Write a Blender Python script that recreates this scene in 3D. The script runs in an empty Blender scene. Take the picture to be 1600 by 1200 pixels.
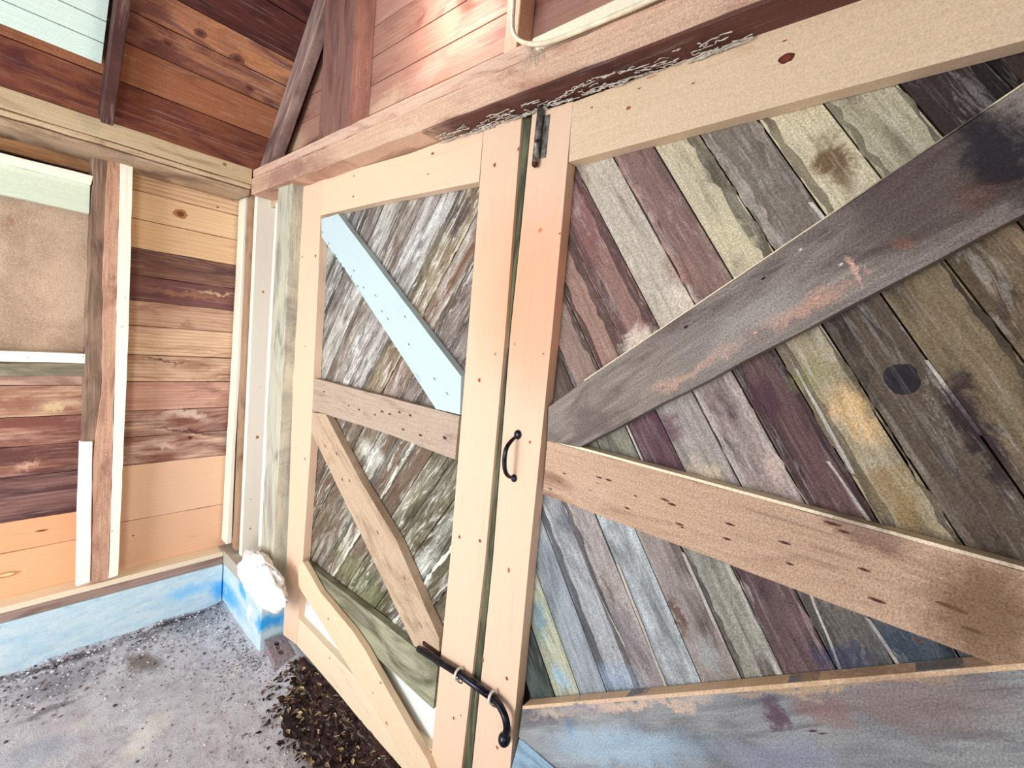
import bpy, bmesh, math, random
from mathutils import Vector, Matrix, noise
random.seed(7)
SC = bpy.context.scene
COL = SC.collection
# ------------------------------------------------------------------ camera
F, AY, PB, RC = 703.36, .70083, -.08369, .09397
CAM = Vector((2.79, -.95, 1.60))
ca, sa, cb, sb, cc, sc_ = math.cos(AY), math.sin(AY), math.cos(PB), math.sin(PB), math.cos(RC), math.sin(RC)
FW = Vector((-sa*cb, ca*cb, sb)); R0 = Vector((ca, sa, 0)); U0 = R0.cross(FW)
RT = cc*R0+sc_*U0; UP = -sc_*R0+cc*U0
def ray(px, py): return FW*F+RT*(px-800)-UP*(py-600)
def PY(px, py, y=0.0):
    d = ray(px, py); return CAM+d*((y-CAM.y)/d.y)
def PX(px, py, x):
    d = ray(px, py); return CAM+d*((x-CAM.x)/d.x)
def PZ(px, py, z):
    d = ray(px, py); return CAM+d*((z-CAM.z)/d.z)
RZ0, RX0, RM = 2.348, .234, 1.152          # roof underside: z = RZ0 + RM (x - RX0)
def PR(px, py):
    d = ray(px, py); t = (RZ0+RM*(CAM.x-RX0)-CAM.z)/(d.z-RM*d.x); return CAM+d*t
cam = bpy.data.objects.new('camera', bpy.data.cameras.new('camera')); COL.objects.link(cam)
m = Matrix((RT, UP, -FW)).transposed().to_4x4(); m.translation = CAM; cam.matrix_world = m
cam.data.sensor_width = 36; cam.data.lens = 36*F/1600; cam.data.clip_start = .02
SC.camera = cam
# ------------------------------------------------------------------ colours and materials
def c(r, g, b):
    f = lambda v: ((v/255+.055)/1.055)**2.4 if v/255 > .04045 else v/255/12.92
    return (f(r), f(g), f(b), 1)
class NT:
    def __init__(s, name):
        s.m = bpy.data.materials.new(name); s.m.use_nodes = True; s.t = s.m.node_tree; s.t.nodes.clear()
        s.out = s.n('ShaderNodeOutputMaterial'); s.b = s.n('ShaderNodeBsdfPrincipled'); s.l(s.b.outputs[0], s.out.inputs[0])
    def n(s, t, **k):
        o = s.t.nodes.new(t)
        for a, v in k.items(): setattr(o, a, v)
        return o
    def l(s, a, b): s.t.links.new(a, b)
    def v(s, sock, x):
        if hasattr(x, 'links') or hasattr(x, 'is_linked'): s.l(x, sock)
        else: sock.default_value = x
    def math(s, op, a, b=0.0, cl=False):
        o = s.n('ShaderNodeMath', operation=op, use_clamp=cl); s.v(o.inputs[0], a); s.v(o.inputs[1], b); return o.outputs[0]
    def mix(s, f, a, b, mode='MIX'):
        o = s.n('ShaderNodeMix', data_type='RGBA', blend_type=mode); s.v(o.inputs[0], f); s.v(o.inputs[6], a); s.v(o.inputs[7], b); return o.outputs[2]
    def vm(s, op, a, b):
        o = s.n('ShaderNodeVectorMath', operation=op); s.v(o.inputs[0], a); s.v(o.inputs[1], b); return o.outputs[0]
    def attr(s, name):
        return s.n('ShaderNodeAttribute', attribute_name=name)
    def noise(s, vec, scale, det=4, rough=.55, dist=0, out=0):
        o = s.n('ShaderNodeTexNoise'); s.l(vec, o.inputs['Vector']); o.inputs['Scale'].default_value = scale; o.inputs['Detail'].default_value = det
        o.inputs['Roughness'].default_value = rough; o.inputs['Distortion'].default_value = dist; return o.outputs[out]
    def mr(s, x, a, b, c0=0.0, d=1.0, sm=False):
        o = s.n('ShaderNodeMapRange'); o.clamp = True
        if sm: o.interpolation_type = 'SMOOTHSTEP'
        s.v(o.inputs[0], x)
        for i, q in ((1, a), (2, b), (3, c0), (4, d)): s.v(o.inputs[i], q)
        return o.outputs[0]
    def bump(s, h, st, d=.003):
        o = s.n('ShaderNodeBump'); s.l(h, o.inputs['Height']); o.inputs['Strength'].default_value = st; o.inputs['Distance'].default_value = d
        s.l(o.outputs[0], s.b.inputs['Normal'])
def spots_apply(N, col, spots):
    """irregular stains, also painted sun and shade: (centre, half length, half width, axis angle, plane, colour, strength)"""
    if not spots: return col
    wp = N.attr('wp').outputs['Vector']
    nz = N.noise(wp, 16, 6, .72, .6, out=1)
    w = N.vm('ADD', wp, N.vm('MULTIPLY', N.vm('SUBTRACT', nz, (.5, .5, .5)), (.12, .12, .12)))
    for (ce, L, W, ang, plane, co, st) in spots:
        mp = N.n('ShaderNodeMapping', vector_type='TEXTURE'); N.l(w, mp.inputs[0])
        mp.inputs[1].default_value = ce
        if plane == 'y': mp.inputs[2].default_value = (0, -ang, 0); mp.inputs[3].default_value = (L, .3, W)
        elif plane == 'x': mp.inputs[2].default_value = (ang, 0, 0); mp.inputs[3].default_value = (.3, L, W)
        else: mp.inputs[2].default_value = (0, 0, ang); mp.inputs[3].default_value = (L, W, .3)
        ln = N.n('ShaderNodeVectorMath', operation='LENGTH'); N.l(mp.outputs[0], ln.inputs[0])
        f = N.mr(ln.outputs['Value'], 1.35, .35, 0.0, st, True)
        col = N.mix(f, col, co)
    return col
def ds(a, s=.62, v=.9):
    g = sum(a)/3; a = (a[0]*1.02, a[1]*1.01, a[2]*.95) if a[0] > a[2] else a; return tuple((g+(x-g)*s)*v for x in a)
def spotY(p, q, w, co, st=.85, y=.035):
    a, b = PY(*p, y), PY(*q, y); return (tuple((a+b)/2), max((b-a).length/2, .005), w, math.atan2(b.z-a.z, b.x-a.x), 'y', co, st)
def spotX(p, q, w, co, st=.85, x=0.0):
    a, b = PX(*p, x), PX(*q, x); return (tuple((a+b)/2), max((b-a).length/2, .005), w, math.atan2(b.z-a.z, b.y-a.y), 'x', co, st)
def spotZ(p, q, w, co, st=.85, z=0.0):
    a, b = PZ(*p, z), PZ(*q, z); return (tuple((a+b)/2), max((b-a).length/2, .005), w, math.atan2(b.y-a.y, b.x-a.x), 'z', co, st)

def wood(name, spots=(), rough=.75, fine=1.0, figure=.5, bumpy=.5, peel=0.0):
    """timber whose colours come from the board itself: 'tint', 'tint2', and 'par' = stain, grain contrast, speckle"""
    N = NT(name)
    gc = N.attr('gc').outputs['Vector']; t1 = N.attr('tint').outputs['Color']; t2 = N.attr('tint2').outputs['Color']
    par = N.n('ShaderNodeSeparateXYZ'); N.l(N.attr('par').outputs['Vector'], par.inputs[0])
    stain, contrast, speck = par.outputs[0], par.outputs[1], par.outputs[2]
    blot = N.noise(N.vm('MULTIPLY', gc, (3.0, 11, 3)), 1.0, 5, .6, 1.2)
    blot = N.mr(blot, N.math('SUBTRACT', .86, N.math('MULTIPLY', stain, .62)), N.math('SUBTRACT', 1.02, N.math('MULTIPLY', stain, .52)), 0.0, 1.0)
    col = N.mix(blot, t1, t2)
    # figure: long wavy growth rings
    wv = N.n('ShaderNodeTexWave', wave_type='BANDS', bands_direction='Y'); N.l(N.vm('MULTIPLY', gc, (1.3, 16, 6)), wv.inputs['Vector'])
    wv.inputs['Scale'].default_value = 1.1; wv.inputs['Distortion'].default_value = 7; wv.inputs['Detail'].default_value = 3; wv.inputs['Detail Scale'].default_value = .7
    fig = N.mr(wv.outputs['Fac'], .55, .95, 0.0, figure)
    g1 = N.noise(N.vm('MULTIPLY', gc, (5, 130, 60)), 1.0, 4, .65, .3)
    g2 = N.noise(N.vm('MULTIPLY', gc, (2.2, 34, 20)), 1.0, 4, .6, .8)
    lines = N.math('MAXIMUM', N.mr(g1, .52, .68), N.mr(g2, .56, .68))
    dk = N.math('MULTIPLY', N.math('MAXIMUM', lines, fig), contrast, True)
    col = N.mix(dk, col, N.mix(.62, col, t2))
    col = N.mix(N.math('MULTIPLY', N.mr(g2, .66, .74), contrast), col, N.mix(.75, t2, (.01, .008, .01, 1)))
    lt = N.math('MULTIPLY', N.mr(g1, .44, .32), contrast)
    col = N.mix(N.math('MULTIPLY', lt, .4), col, N.mix(.5, col, (.95, .93, .88, 1)))
    col = spots_apply(N, col, spots)
    if peel:
        pn = N.noise(N.vm('MULTIPLY', gc, (7, 42, 20)), 1.0, 6, .72, 1.5); pn2 = N.noise(N.vm('MULTIPLY', gc, (2.2, 9, 5)), 1.0, 3, .6, .5)
        msk = N.mr(pn2, .40, .58)
        col = N.mix(N.math('MULTIPLY', N.mr(pn, .54, .60), N.math('MULTIPLY', msk, peel)), col, N.mix(.72, t1, (.92, .92, .88, 1)))
        col = N.mix(N.math('MULTIPLY', N.mr(pn, .47, .41), peel*.85), col, N.mix(.8, t2, (.03, .025, .02, 1)))
    sp = N.noise(N.attr('wp').outputs['Vector'], 300*fine, 2, .8)
    spv = N.math('MULTIPLY', N.math('SUBTRACT', sp, .5), N.math('MULTIPLY', speck, 4.2))
    hs = N.n('ShaderNodeHueSaturation'); N.l(col, hs.inputs['Color']); N.l(N.math('ADD', 1.0, spv), hs.inputs['Value'])
    N.l(hs.outputs[0], N.b.inputs['Base Color'])
    N.b.inputs['Roughness'].default_value = rough; N.b.inputs['Specular IOR Level'].default_value = .25
    N.bump(N.math('ADD', N.math('MULTIPLY', g1, .6), N.math('ADD', N.math('MULTIPLY', g2, .8), N.math('MULTIPLY', sp, .25))), bumpy, .004)
    return N.m
def simple(name, col, rough=.5, metal=0, spec=.5, var=.12, scale=60, bump=.2, em=None):
    N = NT(name); gc = N.n('ShaderNodeTexCoord').outputs['Object']
    nz = N.noise(gc, scale, 5, .6)
    dark = tuple(v*(1-var*3) if i < 3 else 1 for i, v in enumerate(col)); lite = tuple(min(1, v*(1+var)+var*.05) if i < 3 else 1 for i, v in enumerate(col))
    N.l(N.mix(N.mr(nz, .35, .65), dark, lite), N.b.inputs['Base Color'])
    N.b.inputs['Roughness'].default_value = rough; N.b.inputs['Metallic'].default_value = metal; N.b.inputs['Specular IOR Level'].default_value = spec
    N.bump(nz, bump, .002)
    if em: N.b.inputs['Emission Color'].default_value = em[0]; N.b.inputs['Emission Strength'].default_value = em[1]
    return N.m
# ------------------------------------------------------------------ mesh builder
class MB:
    def __init__(s): s.v = []; s.f = []; s.gc = []; s.t1 = []; s.t2 = []; s.par = []; s.mi = []; s.seed = 0
    def raw(s, vs, fs, g=Vector((1, 0, 0)), n=Vector((0, -1, 0)), t1=(.5, .5, .5, 1), t2=(.1, .1, .1, 1), par=(.5, .5, .3), mi=0):
        s.seed += 1; r = random.Random(s.seed*91+len(s.v)); off = Vector((r.uniform(0, 40), r.uniform(0, 40), r.uniform(0, 40)))
        g = Vector(g).normalized(); n = Vector(n).normalized(); a = n.cross(g); b0 = len(s.v)
        for p in vs:
            p = Vector(p); s.v.append(p); s.gc.append(Vector((p.dot(g), p.dot(a), p.dot(n)))+off)
        for f in fs:
            s.f.append([i+b0 for i in f]); s.t1.append(t1); s.t2.append(t2); s.par.append(par); s.mi.append(mi)
    def prism(s, poly, off, g=None, **k):
        """front outline (3D points) pushed back by the vector off"""
        poly = [Vector(p) for p in poly]; off = Vector(off); n = len(poly)
        nrm = Vector((0, 0, 0))
        for i in range(n): nrm += poly[i].cross(poly[(i+1) % n])
        if nrm.dot(off) > 0: poly.reverse()
        vs = poly+[p+off for p in poly]
        fs = [list(range(n)), list(range(2*n-1, n-1, -1))]+[[(i+1) % n, i, n+i, n+(i+1) % n] for i in range(n)]
        if g is None: g = poly[1]-poly[0]
        s.raw(vs, fs, g=g, n=-off, **k)
    def box(s, lo, hi, g=(1, 0, 0), n=(0, -1, 0), **k):
        x0, y0, z0 = lo; x1, y1, z1 = hi
        vs = [(x0, y0, z0), (x1, y0, z0), (x1, y1, z0), (x0, y1, z0), (x0, y0, z1), (x1, y0, z1), (x1, y1, z1), (x0, y1, z1)]
        s.raw(vs, [[0, 3, 2, 1], [4, 5, 6, 7], [0, 1, 5, 4], [1, 2, 6, 5], [2, 3, 7, 6], [3, 0, 4, 7]], g=g, n=n, **k)
    def tube(s, pts, rad, seg=10, **k):
        pts = [Vector(p) for p in pts]; n = len(pts); rad = rad if isinstance(rad, (list, tuple)) else [rad]*n
        vs = []; fs = []; prev = None
        for i, p in enumerate(pts):
            t = (pts[min(i+1, n-1)]-pts[max(i-1, 0)]).normalized()
            a = prev if prev is not None else (Vector((0, 0, 1)) if abs(t.z) < .9 else Vector((1, 0, 0)))
            a = (a-t*a.dot(t)).normalized(); prev = a; b = t.cross(a)
            for j in range(seg):
                th = 2*math.pi*j/seg; vs.append(p+(a*math.cos(th)+b*math.sin(th))*rad[i])
        for i in range(n-1):
            for j in range(seg):
                q = (j+1) % seg; fs.append([i*seg+j, i*seg+q, (i+1)*seg+q, (i+1)*seg+j])
        fs.append(list(range(seg-1, -1, -1))); fs.append([(n-1)*seg+j for j in range(seg)])
        s.raw(vs, fs, **k)
    def disc(s, p, n, g, rx, ry, t_in, t_out, mi=0, lift=.0006):
        if rx < .02: rx, ry = rx*.78, ry*.78
        """a knot or nail mark let into a face: ring and heart"""
        n = Vector(n).normalized(); g = Vector(g).normalized(); a = n.cross(g); p = Vector(p)
        N_ = 14; rr = random.Random(int(p.x*9999)+int(p.z*7777)); vs = []
        for k_, h in ((1.0, 0), (.96, lift), (.55, lift*1.15)):
            for j in range(N_):
                th = 2*math.pi*j/N_; w = k_*(1+rr.uniform(-.12, .12)); vs.append(p+g*math.cos(th)*rx*w+a*math.sin(th)*ry*w+n*h)
        vs.append(p+n*lift*1.2)
        F1 = []; F2 = []
        for j in range(N_):
            q = (j+1) % N_; F1 += [[j, q, N_+q, N_+j], [N_+j, N_+q, 2*N_+q, 2*N_+j]]; F2.append([2*N_+j, 2*N_+q, 3*N_])
        s.raw(vs, F1, g=g, n=n, t1=t_out, t2=t_out, par=(.3, .3, .2), mi=mi); nb = len(s.v)-len(vs)
        for f in F2: s.f.append([i+nb for i in f]); s.t1.append(t_in); s.t2.append(t_in); s.par.append((.3, .3, .2)); s.mi.append(mi)
    def build(s, name, mats, parent=None, base=None, bevel=.0, smooth=False):
        base = Vector(base) if base is not None else (Vector(parent['_base']) if parent is not None and '_base' in parent.keys() else Vector((0, 0, 0)))
        me = bpy.data.meshes.new(name); me.from_pydata([v-base for v in s.v], [], s.f)
        mats = mats if isinstance(mats, (list, tuple)) else [mats]
        for m_ in mats: me.materials.append(m_)
        me.polygons.foreach_set('material_index', s.mi)
        for nm, typ, dom, dat in (('gc', 'FLOAT_VECTOR', 'POINT', [x for v in s.gc for x in v]), ('wp', 'FLOAT_VECTOR', 'POINT', [x for v in s.v for x in v]), ('par', 'FLOAT_VECTOR', 'FACE', [x for v in s.par for x in v])):
            me.attributes.new(nm, typ, dom).data.foreach_set('vector', dat)
        for nm, dat in (('tint', s.t1), ('tint2', s.t2)):
            me.attributes.new(nm, 'FLOAT_COLOR', 'FACE').data.foreach_set('color', [x for v in dat for x in v])
        if smooth: me.polygons.foreach_set('use_smooth', [True]*len(me.polygons))
        me.update()
        o = bpy.data.objects.new(name, me); COL.objects.link(o)
        if parent is not None: o.parent = parent
        else: o.location = base
        if bevel:
            b = o.modifiers.new('edge', 'BEVEL'); b.width = bevel; b.segments = 1; b.limit_method = 'ANGLE'; b.angle_limit = math.radians(50)
        return o
BASES = {}
def tag(o, label=None, cat=None, group=None, kind=None):
    for k_, v_ in (('label', label), ('category', cat), ('group', group), ('kind', kind)):
        if v_: o[k_] = v_
    return o
def thing(name, base, label, cat, group=None, kind=None):
    o = bpy.data.objects.new(name, None); COL.objects.link(o); o.location = base; o['_base'] = tuple(base); o.empty_display_size = .05
    return tag(o, label, cat, group, kind)
def rough(poly, amp=.002, step=.05, seed=1):
    """break straight edges of an outline into slightly wandering ones"""
    r = random.Random(seed); out = []; poly = [Vector(p) for p in poly]; n = len(poly)
    ax = [i for i in range(3) if max(p[i] for p in poly)-min(p[i] for p in poly) > 1e-5]
    for i in range(n):
        a, b = poly[i], poly[(i+1) % n]; k = max(1, int((b-a).length/step)); out.append(a)
        for j in range(1, k):
            p = a.lerp(b, j/k)
            for q in ax[:2] if len(ax) == 2 else ax[1:]: p[q] += r.uniform(-amp, amp)
            out.append(p)
    return out
def clip(poly, n2, d):
    """keep the side n.p <= d of a 2D polygon"""
    out = []
    for i in range(len(poly)):
        a, b = poly[i], poly[(i+1) % len(poly)]; fa = n2[0]*a[0]+n2[1]*a[1]-d; fb = n2[0]*b[0]+n2[1]*b[1]-d
        if fa <= 0: out.append(a)
        if (fa < 0) != (fb < 0): t = fa/(fa-fb); out.append((a[0]+(b[0]-a[0])*t, a[1]+(b[1]-a[1])*t))
    return out
def pxy(pts, y): return [PY(a, b, y) for a, b in pts]
def pxx(pts, x): return [PX(a, b, x) for a, b in pts]
X_, Y_, Z_ = Vector((1, 0, 0)), Vector((0, 1, 0)), Vector((0, 0, 1))
# palette
PINE, PINE2 = c(234, 202, 174), c(218, 166, 128)
WHT, WHT2 = c(250, 248, 232), c(232, 214, 182)
DK = c(40, 22, 20)
OLD = wood('weathered_timber')
PIN = wood('fresh_pine', rough=.55, figure=.25, bumpy=.2, spots=[
    spotY((846, 300), (826, 640), .16, c(232, 158, 120), .55, 0), spotY((785, 290), (762, 600), .12, c(238, 172, 132), .4, 0)])

# ================================================================== FLOOR, FOUNDATION
def fh(x, y):
    """ground height: packed dirt, banked up against the doors and along the left foundation"""
    h = .012*noise.noise(Vector((x*3, y*3, 1)))+.006*noise.noise(Vector((x*14, y*14, 2)))+.003*noise.noise(Vector((x*45, y*45, 3)))
    h += .075*math.exp(-((y-.02)/.13)**2)*(1 if x > .7 else .5)
    h += (.03+.03*noise.noise(Vector((0, y*4, 7))))*math.exp(-((x-.1)/.16)**2)
    return h
M = MB(); vs = []; fs = []; nx, ny = 300, 230; x0, x1, y0, y1 = .05, 5.0, -3.6, .12
for j in range(ny+1):
    for i in range(nx+1):
        x = x0+(x1-x0)*(i/nx)**1.25; y = y1-(y1-y0)*(j/ny)**1.3; vs.append((x, y, fh(x, y)))
for j in range(ny):
    for i in range(nx): a = j*(nx+1)+i; fs.append([a, a+nx+1, a+nx+2, a+1])
M.raw(vs, fs, g=X_, n=Z_)
N = NT('packed_dirt'); wp = N.attr('wp').outputs['Vector']
n1 = N.noise(wp, 6, 6, .7, .9); n2 = N.noise(wp, 24, 7, .75, .8); n3 = N.noise(wp, 170, 4, .75)
col = N.mix(N.mr(n1, .4, .62), c(226, 226, 236), c(238, 242, 250))
col = N.mix(N.mr(n2, .52, .68), col, c(184, 176, 184)); col = N.mix(N.mr(n2, .64, .76), col, c(84, 64, 64))
col = N.mix(N.mr(n3, .56, .70), col, c(140, 134, 146)); col = N.mix(N.mr(n3, .43, .33), col, c(214, 216, 222))
S = [spotZ((185, 1200), (262, 1108), .05, c(255, 255, 252), 1), spotZ((105, 1150), (150, 1112), .03, c(246, 246, 246), .9), spotZ((352, 1068), (376, 1035), .018, c(252, 252, 250), 1),  # these white spots and the next pale one paint in sun patches
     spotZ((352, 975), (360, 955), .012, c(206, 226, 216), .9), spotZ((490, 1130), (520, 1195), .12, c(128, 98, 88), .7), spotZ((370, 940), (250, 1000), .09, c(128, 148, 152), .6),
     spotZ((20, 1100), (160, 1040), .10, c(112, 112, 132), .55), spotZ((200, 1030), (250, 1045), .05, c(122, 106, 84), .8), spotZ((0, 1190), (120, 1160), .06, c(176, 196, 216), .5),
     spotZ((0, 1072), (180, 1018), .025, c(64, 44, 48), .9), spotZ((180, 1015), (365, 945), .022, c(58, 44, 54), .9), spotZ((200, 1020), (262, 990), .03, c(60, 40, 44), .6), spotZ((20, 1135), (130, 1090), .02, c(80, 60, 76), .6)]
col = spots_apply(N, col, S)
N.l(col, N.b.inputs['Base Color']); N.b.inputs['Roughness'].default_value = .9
N.bump(N.math('ADD', n2, N.math('MULTIPLY', n3, .5)), .9, .02)
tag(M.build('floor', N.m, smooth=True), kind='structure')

def paint_mat():
    N = NT('blue_painted_concrete'); wp = N.attr('wp').outputs['Vector']
    n1 = N.noise(N.vm('MULTIPLY', wp, (1, 1, 3)), 9, 6, .68, .5); n2 = N.noise(wp, 60, 5, .7)
    col = N.mix(N.mr(n1, .42, .62), c(208, 228, 236), c(184, 216, 232))
    col = N.mix(N.mr(n2, .6, .74), col, c(110, 150, 176)); col = N.mix(N.mr(n2, .42, .3), col, c(214, 236, 246))
    S = [spotX((330, 915), (366, 925), .06, c(60, 176, 240), .9, .1), spotX((250, 935), (330, 915), .04, c(120, 200, 245), .7, .1), spotX((355, 905), (364, 930), .02, c(236, 246, 252), .9, .1),
         spotY((372, 905), (385, 940), .03, c(60, 176, 236), .9, -.085), spotY((400, 975), (425, 985), .045, c(20, 164, 238), 1, -.085), spotY((385, 965), (392, 948), .02, c(246, 246, 250), 1, -.085),
         spotY((402, 950), (418, 956), .012, c(236, 246, 252), 1, -.085), spotY((416, 992), (424, 982), .02, c(214, 240, 250), .9, -.085), spotY((430, 960), (438, 985), .03, c(110, 186, 236), .8, -.085)]
    col = spots_apply(N, col, S); N.l(col, N.b.inputs['Base Color']); N.b.inputs['Roughness'].default_value = .7
    N.bump(N.math('ADD', n1, N.math('MULTIPLY', n2, .4)), .5, .01); return N.m
PB_ = paint_mat()
zs_top = PX(350, 862, .09).z; zs_mid = PX(350, 869, .09).z; zs_bot = PX(350, 880, .09).z
M = MB(); M.prism([(.1, -3.6, -.1), (.1, -.09, -.1), (.1, -.09, zs_bot), (.1, -3.6, zs_bot)], (-.22, 0, 0), g=Y_); tag(M.build('wall_base_left', PB_, bevel=.004), kind='structure')
M = MB(); M.prism([(-.12, -.085, -.1), (.62, -.085, -.1), (.62, -.085, zs_bot), (-.12, -.085, zs_bot)], (0, .2, 0), g=X_); tag(M.build('wall_base_front', PB_, bevel=.004), kind='structure')
# ================================================================== LEFT WALL
yl = lambda px, py, x=0.0: PX(px, py, x).z
ys = [zs_top-.01]+[PX(*p, 0).z for p in ((354, 786.5), (358.5, 710), (361, 672), (363, 636), (364, 596.6), (365.6, 559.8), (368, 520), (369, 486), (371, 452), (375.5, 416), (378, 377), (378, 339))]+[2.30, 2.44]
tl = [((232, 188, 154), (214, 158, 122), (.3, .3, .25)), ((234, 194, 162), (216, 166, 130), (.3, .3, .25)),
      ((222, 190, 168), (136, 92, 78), (.75, .8, .4)), ((212, 178, 156), (132, 86, 74), (.8, .9, .4)), ((208, 162, 142), (150, 104, 90), (.6, .6, .4)), ((222, 188, 158), (146, 100, 78), (.7, .9, .4)),
      ((228, 194, 160), (150, 102, 78), (.6, .8, .4)), ((206, 168, 140), (134, 88, 70), (.6, .7, .3)), ((128, 86, 82), (84, 52, 56), (.6, .6, .4)), ((136, 98, 82), (90, 60, 58), (.7, .7, .4)),
      ((228, 192, 150), (196, 146, 106), (.5, .6, .3)), ((232, 198, 158), (200, 150, 108), (.4, .5, .3)), ((234, 200, 160), (180, 124, 86), (.45, 1.0, .3)), ((224, 184, 144), (166, 110, 84), (.5, .6, .3)), ((150, 100, 80), (70, 40, 40), (.7, .5, .3))]
M = MB()
for i in range(len(ys)-1):
    za, zb = ys[i]+.0015, ys[i+1]-.0015; a, b, p = tl[i]
    M.prism(rough([(0, -1.02+.42, za), (0, .06, za), (0, .06, zb), (0, -1.02+.42, zb)], .001, .1, i), (-.02, 0, 0), g=Y_, t1=c(*a), t2=c(*b), par=p)
# the left bay, its own boards
zb = [zs_top-.01]+[PX(*p, 0).z for p in ((119, 843), (119, 799), (120, 735), (122, 691), (127, 648), (116, 602))]+[PX(136, 570, 0).z]
tb = [((238, 184, 140), (216, 150, 108), (.3, .25, .2)), ((236, 178, 134), (210, 140, 100), (.3, .25, .2)), ((140, 104, 96), (84, 54, 54), (.8, .8, .4)), ((180, 128, 106), (104, 66, 60), (.9, .9, .4)),
      ((190, 146, 122), (128, 80, 70), (.9, .9, .4)), ((206, 172, 140), (150, 100, 82), (.8, .8, .3)), ((206, 168, 150), (150, 112, 96), (.6, .5, .3))]
for i in range(len(zb)-1):
    a, b, p = tb[i]; M.prism(rough([(0, -3.6, zb[i]+.0015), (0, -.60, zb[i]+.0015), (0, -.60, zb[i+1]-.0015), (0, -3.6, zb[i+1]-.0015)], .001, .1, i+30), (-.02, 0, 0), g=Y_, t1=c(*a), t2=c(*b), par=p)
zt = PX(140, 270, 0).z
M.prism([(0, -3.6, zt), (0, -.60, zt), (0, -.60, 2.44), (0, -3.6, 2.44)], (-.02, 0, 0), g=Y_, t1=c(214, 160, 108), t2=c(150, 110, 76), par=(.6, .5, .3))
M.box((-.04, -3.6, zs_bot), (-.021, .07, 2.5), t1=DK, t2=DK)
n_ = Vector((1, 0, 0))
M.disc(PX(282, 334, 0), n_, Y_, .03, .022, c(120, 70, 40), c(176, 120, 76)); M.disc(PX(340, 324, 0), n_, Y_, .007, .006, c(120, 70, 40), c(150, 90, 50))
M.disc(PX(65, 829, 0), n_, Y_, .022, .005, c(130, 60, 40), c(190, 110, 70)); M.disc(PX(10, 898, 0), n_, Y_, .04, .012, c(244, 206, 150), c(200, 140, 90)); M.disc(PX(297, 684, 0), n_, Y_, .016, .014, c(80, 50, 44), c(120, 76, 60))
M.disc(PX(208, 837, 0), n_, Y_, .008, .005, c(150, 80, 50), c(190, 110, 70))
LWM = wood('left_wall_siding', spots=[spotX((260, 640), (330, 655), .022, c(226, 200, 184), .8), spotX((245, 572), (300, 590), .018, c(222, 186, 156), .7), spotX((230, 690), (280, 700), .016, c(222, 190, 170), .8),
    spotX((320, 655), (360, 690), .03, c(150, 120, 108), .6), spotX((230, 668), (340, 680), .008, c(86, 54, 54), .9), spotX((220, 562), (300, 568), .006, c(96, 64, 52), .9), spotX((0, 640), (60, 620), .04, c(146, 92, 76), .8),
    spotX((60, 640), (110, 632), .02, c(222, 196, 152), .8), spotX((20, 735), (60, 720), .02, c(214, 168, 144), .8), spotX((220, 450), (360, 470), .012, c(168, 120, 84), .6), spotX((300, 455), (372, 462), .008, c(206, 172, 130), .8)], figure=.75)
tag(M.build('wall_left', LWM, bevel=.001), kind='structure')
# ---- things of the left wall
def stud(name, lab, cat, poly, x, dep, t1, t2, par, group=None, mat=None, knots=(), seed=3, amp=.001, g=Z_, bev=.002):
    M = MB(); p = pxx(poly, x); base = Vector((x, min(q.y for q in p), min(q.z for q in p)))
    M.prism(rough(p, amp, .06, seed), (-dep, 0, 0), g=g, t1=t1, t2=t2, par=par)
    for (kx, ky, rx, ry, ci, co) in knots: M.disc(PX(kx, ky, x), X_, Z_, rx, ry, ci, co)
    return tag(M.build(name, mat or OLD, base=base, bevel=bev), lab, cat, group)
KB, KR = c(120, 70, 50), c(200, 140, 90)
XF = .11
GS = 'studs of the left wall'
stud('wall_stud', 'rough weathered brown stud standing beside the covered window opening', 'stud', [(146, 236), (168.6, 242), (164, 400), (160, 540), (153, 700), (129, 700), (134.6, 540), (140, 400)], .10, .088, c(150, 124, 104), c(92, 70, 58), (.7, .6, .4), GS, amp=.003, seed=4)
stud('wall_stud', 'reddish brown rough stud directly left of the tall white batten', 'stud', [(168.8, 242), (188.3, 248), (184.8, 400), (181, 540), (175, 720), (170, 905), (143, 911), (146, 720), (158, 620), (160.5, 540), (162, 400)], .112, .09, c(202, 160, 134), c(136, 94, 80), (.6, .5, .35), GS, amp=.0025, seed=5, knots=[(178, 435, .006, .004, KB, KR), (166, 710, .009, .007, c(244, 230, 214), c(150, 100, 84))])
stud('wall_batten', 'tall cream white pine batten against the reddish brown stud', 'batten', [(188.6, 250), (208, 254), (200, 540), (193, 700), (184.5, 899), (170.3, 904), (177, 700), (181.3, 540)], .118, .098, WHT, WHT2, (.1, .15, .08), 'white pine battens', mat=PIN, knots=[(196, 465, .003, .003, KB, KR), (191, 510, .003, .003, KB, KR), (175, 830, .004, .003, KB, KR)])
stud('wall_batten', 'short white batten standing on the sill left of the brown stud', 'batten', [(124.7, 690), (145, 690), (143.5, 780), (141, 910), (119, 917), (121.5, 780)], .114, .03, c(250, 248, 240), WHT2, (.1, .15, .08), 'white pine battens', mat=PIN)
stud('wall_batten', 'narrow white batten at the end of the left wall next to the corner post', 'batten', [(383, 308), (389.5, 306), (378, 540), (368, 700), (362, 848), (354, 851), (362, 700), (371.5, 540)], .10, .085, c(242, 240, 222), WHT2, (.1, .15, .1), 'white pine battens', mat=PIN)
stud('window_trim', 'cream white strip across the top of the covered window opening', 'trim board', [(-700, 62), (146, 275), (142.5, 289), (-700, 77)], .10, .05, WHT, WHT2, (.1, .15, .1), mat=PIN, g=Y_)
stud('header_board', 'pale mint green board under the white strip above the window panel', 'board', [(-700, 79), (141.5, 289.5), (140, 334), (-700, 145)], .085, .04, c(216, 228, 206), c(186, 206, 186), (.4, .4, .15), g=Y_)
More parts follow.
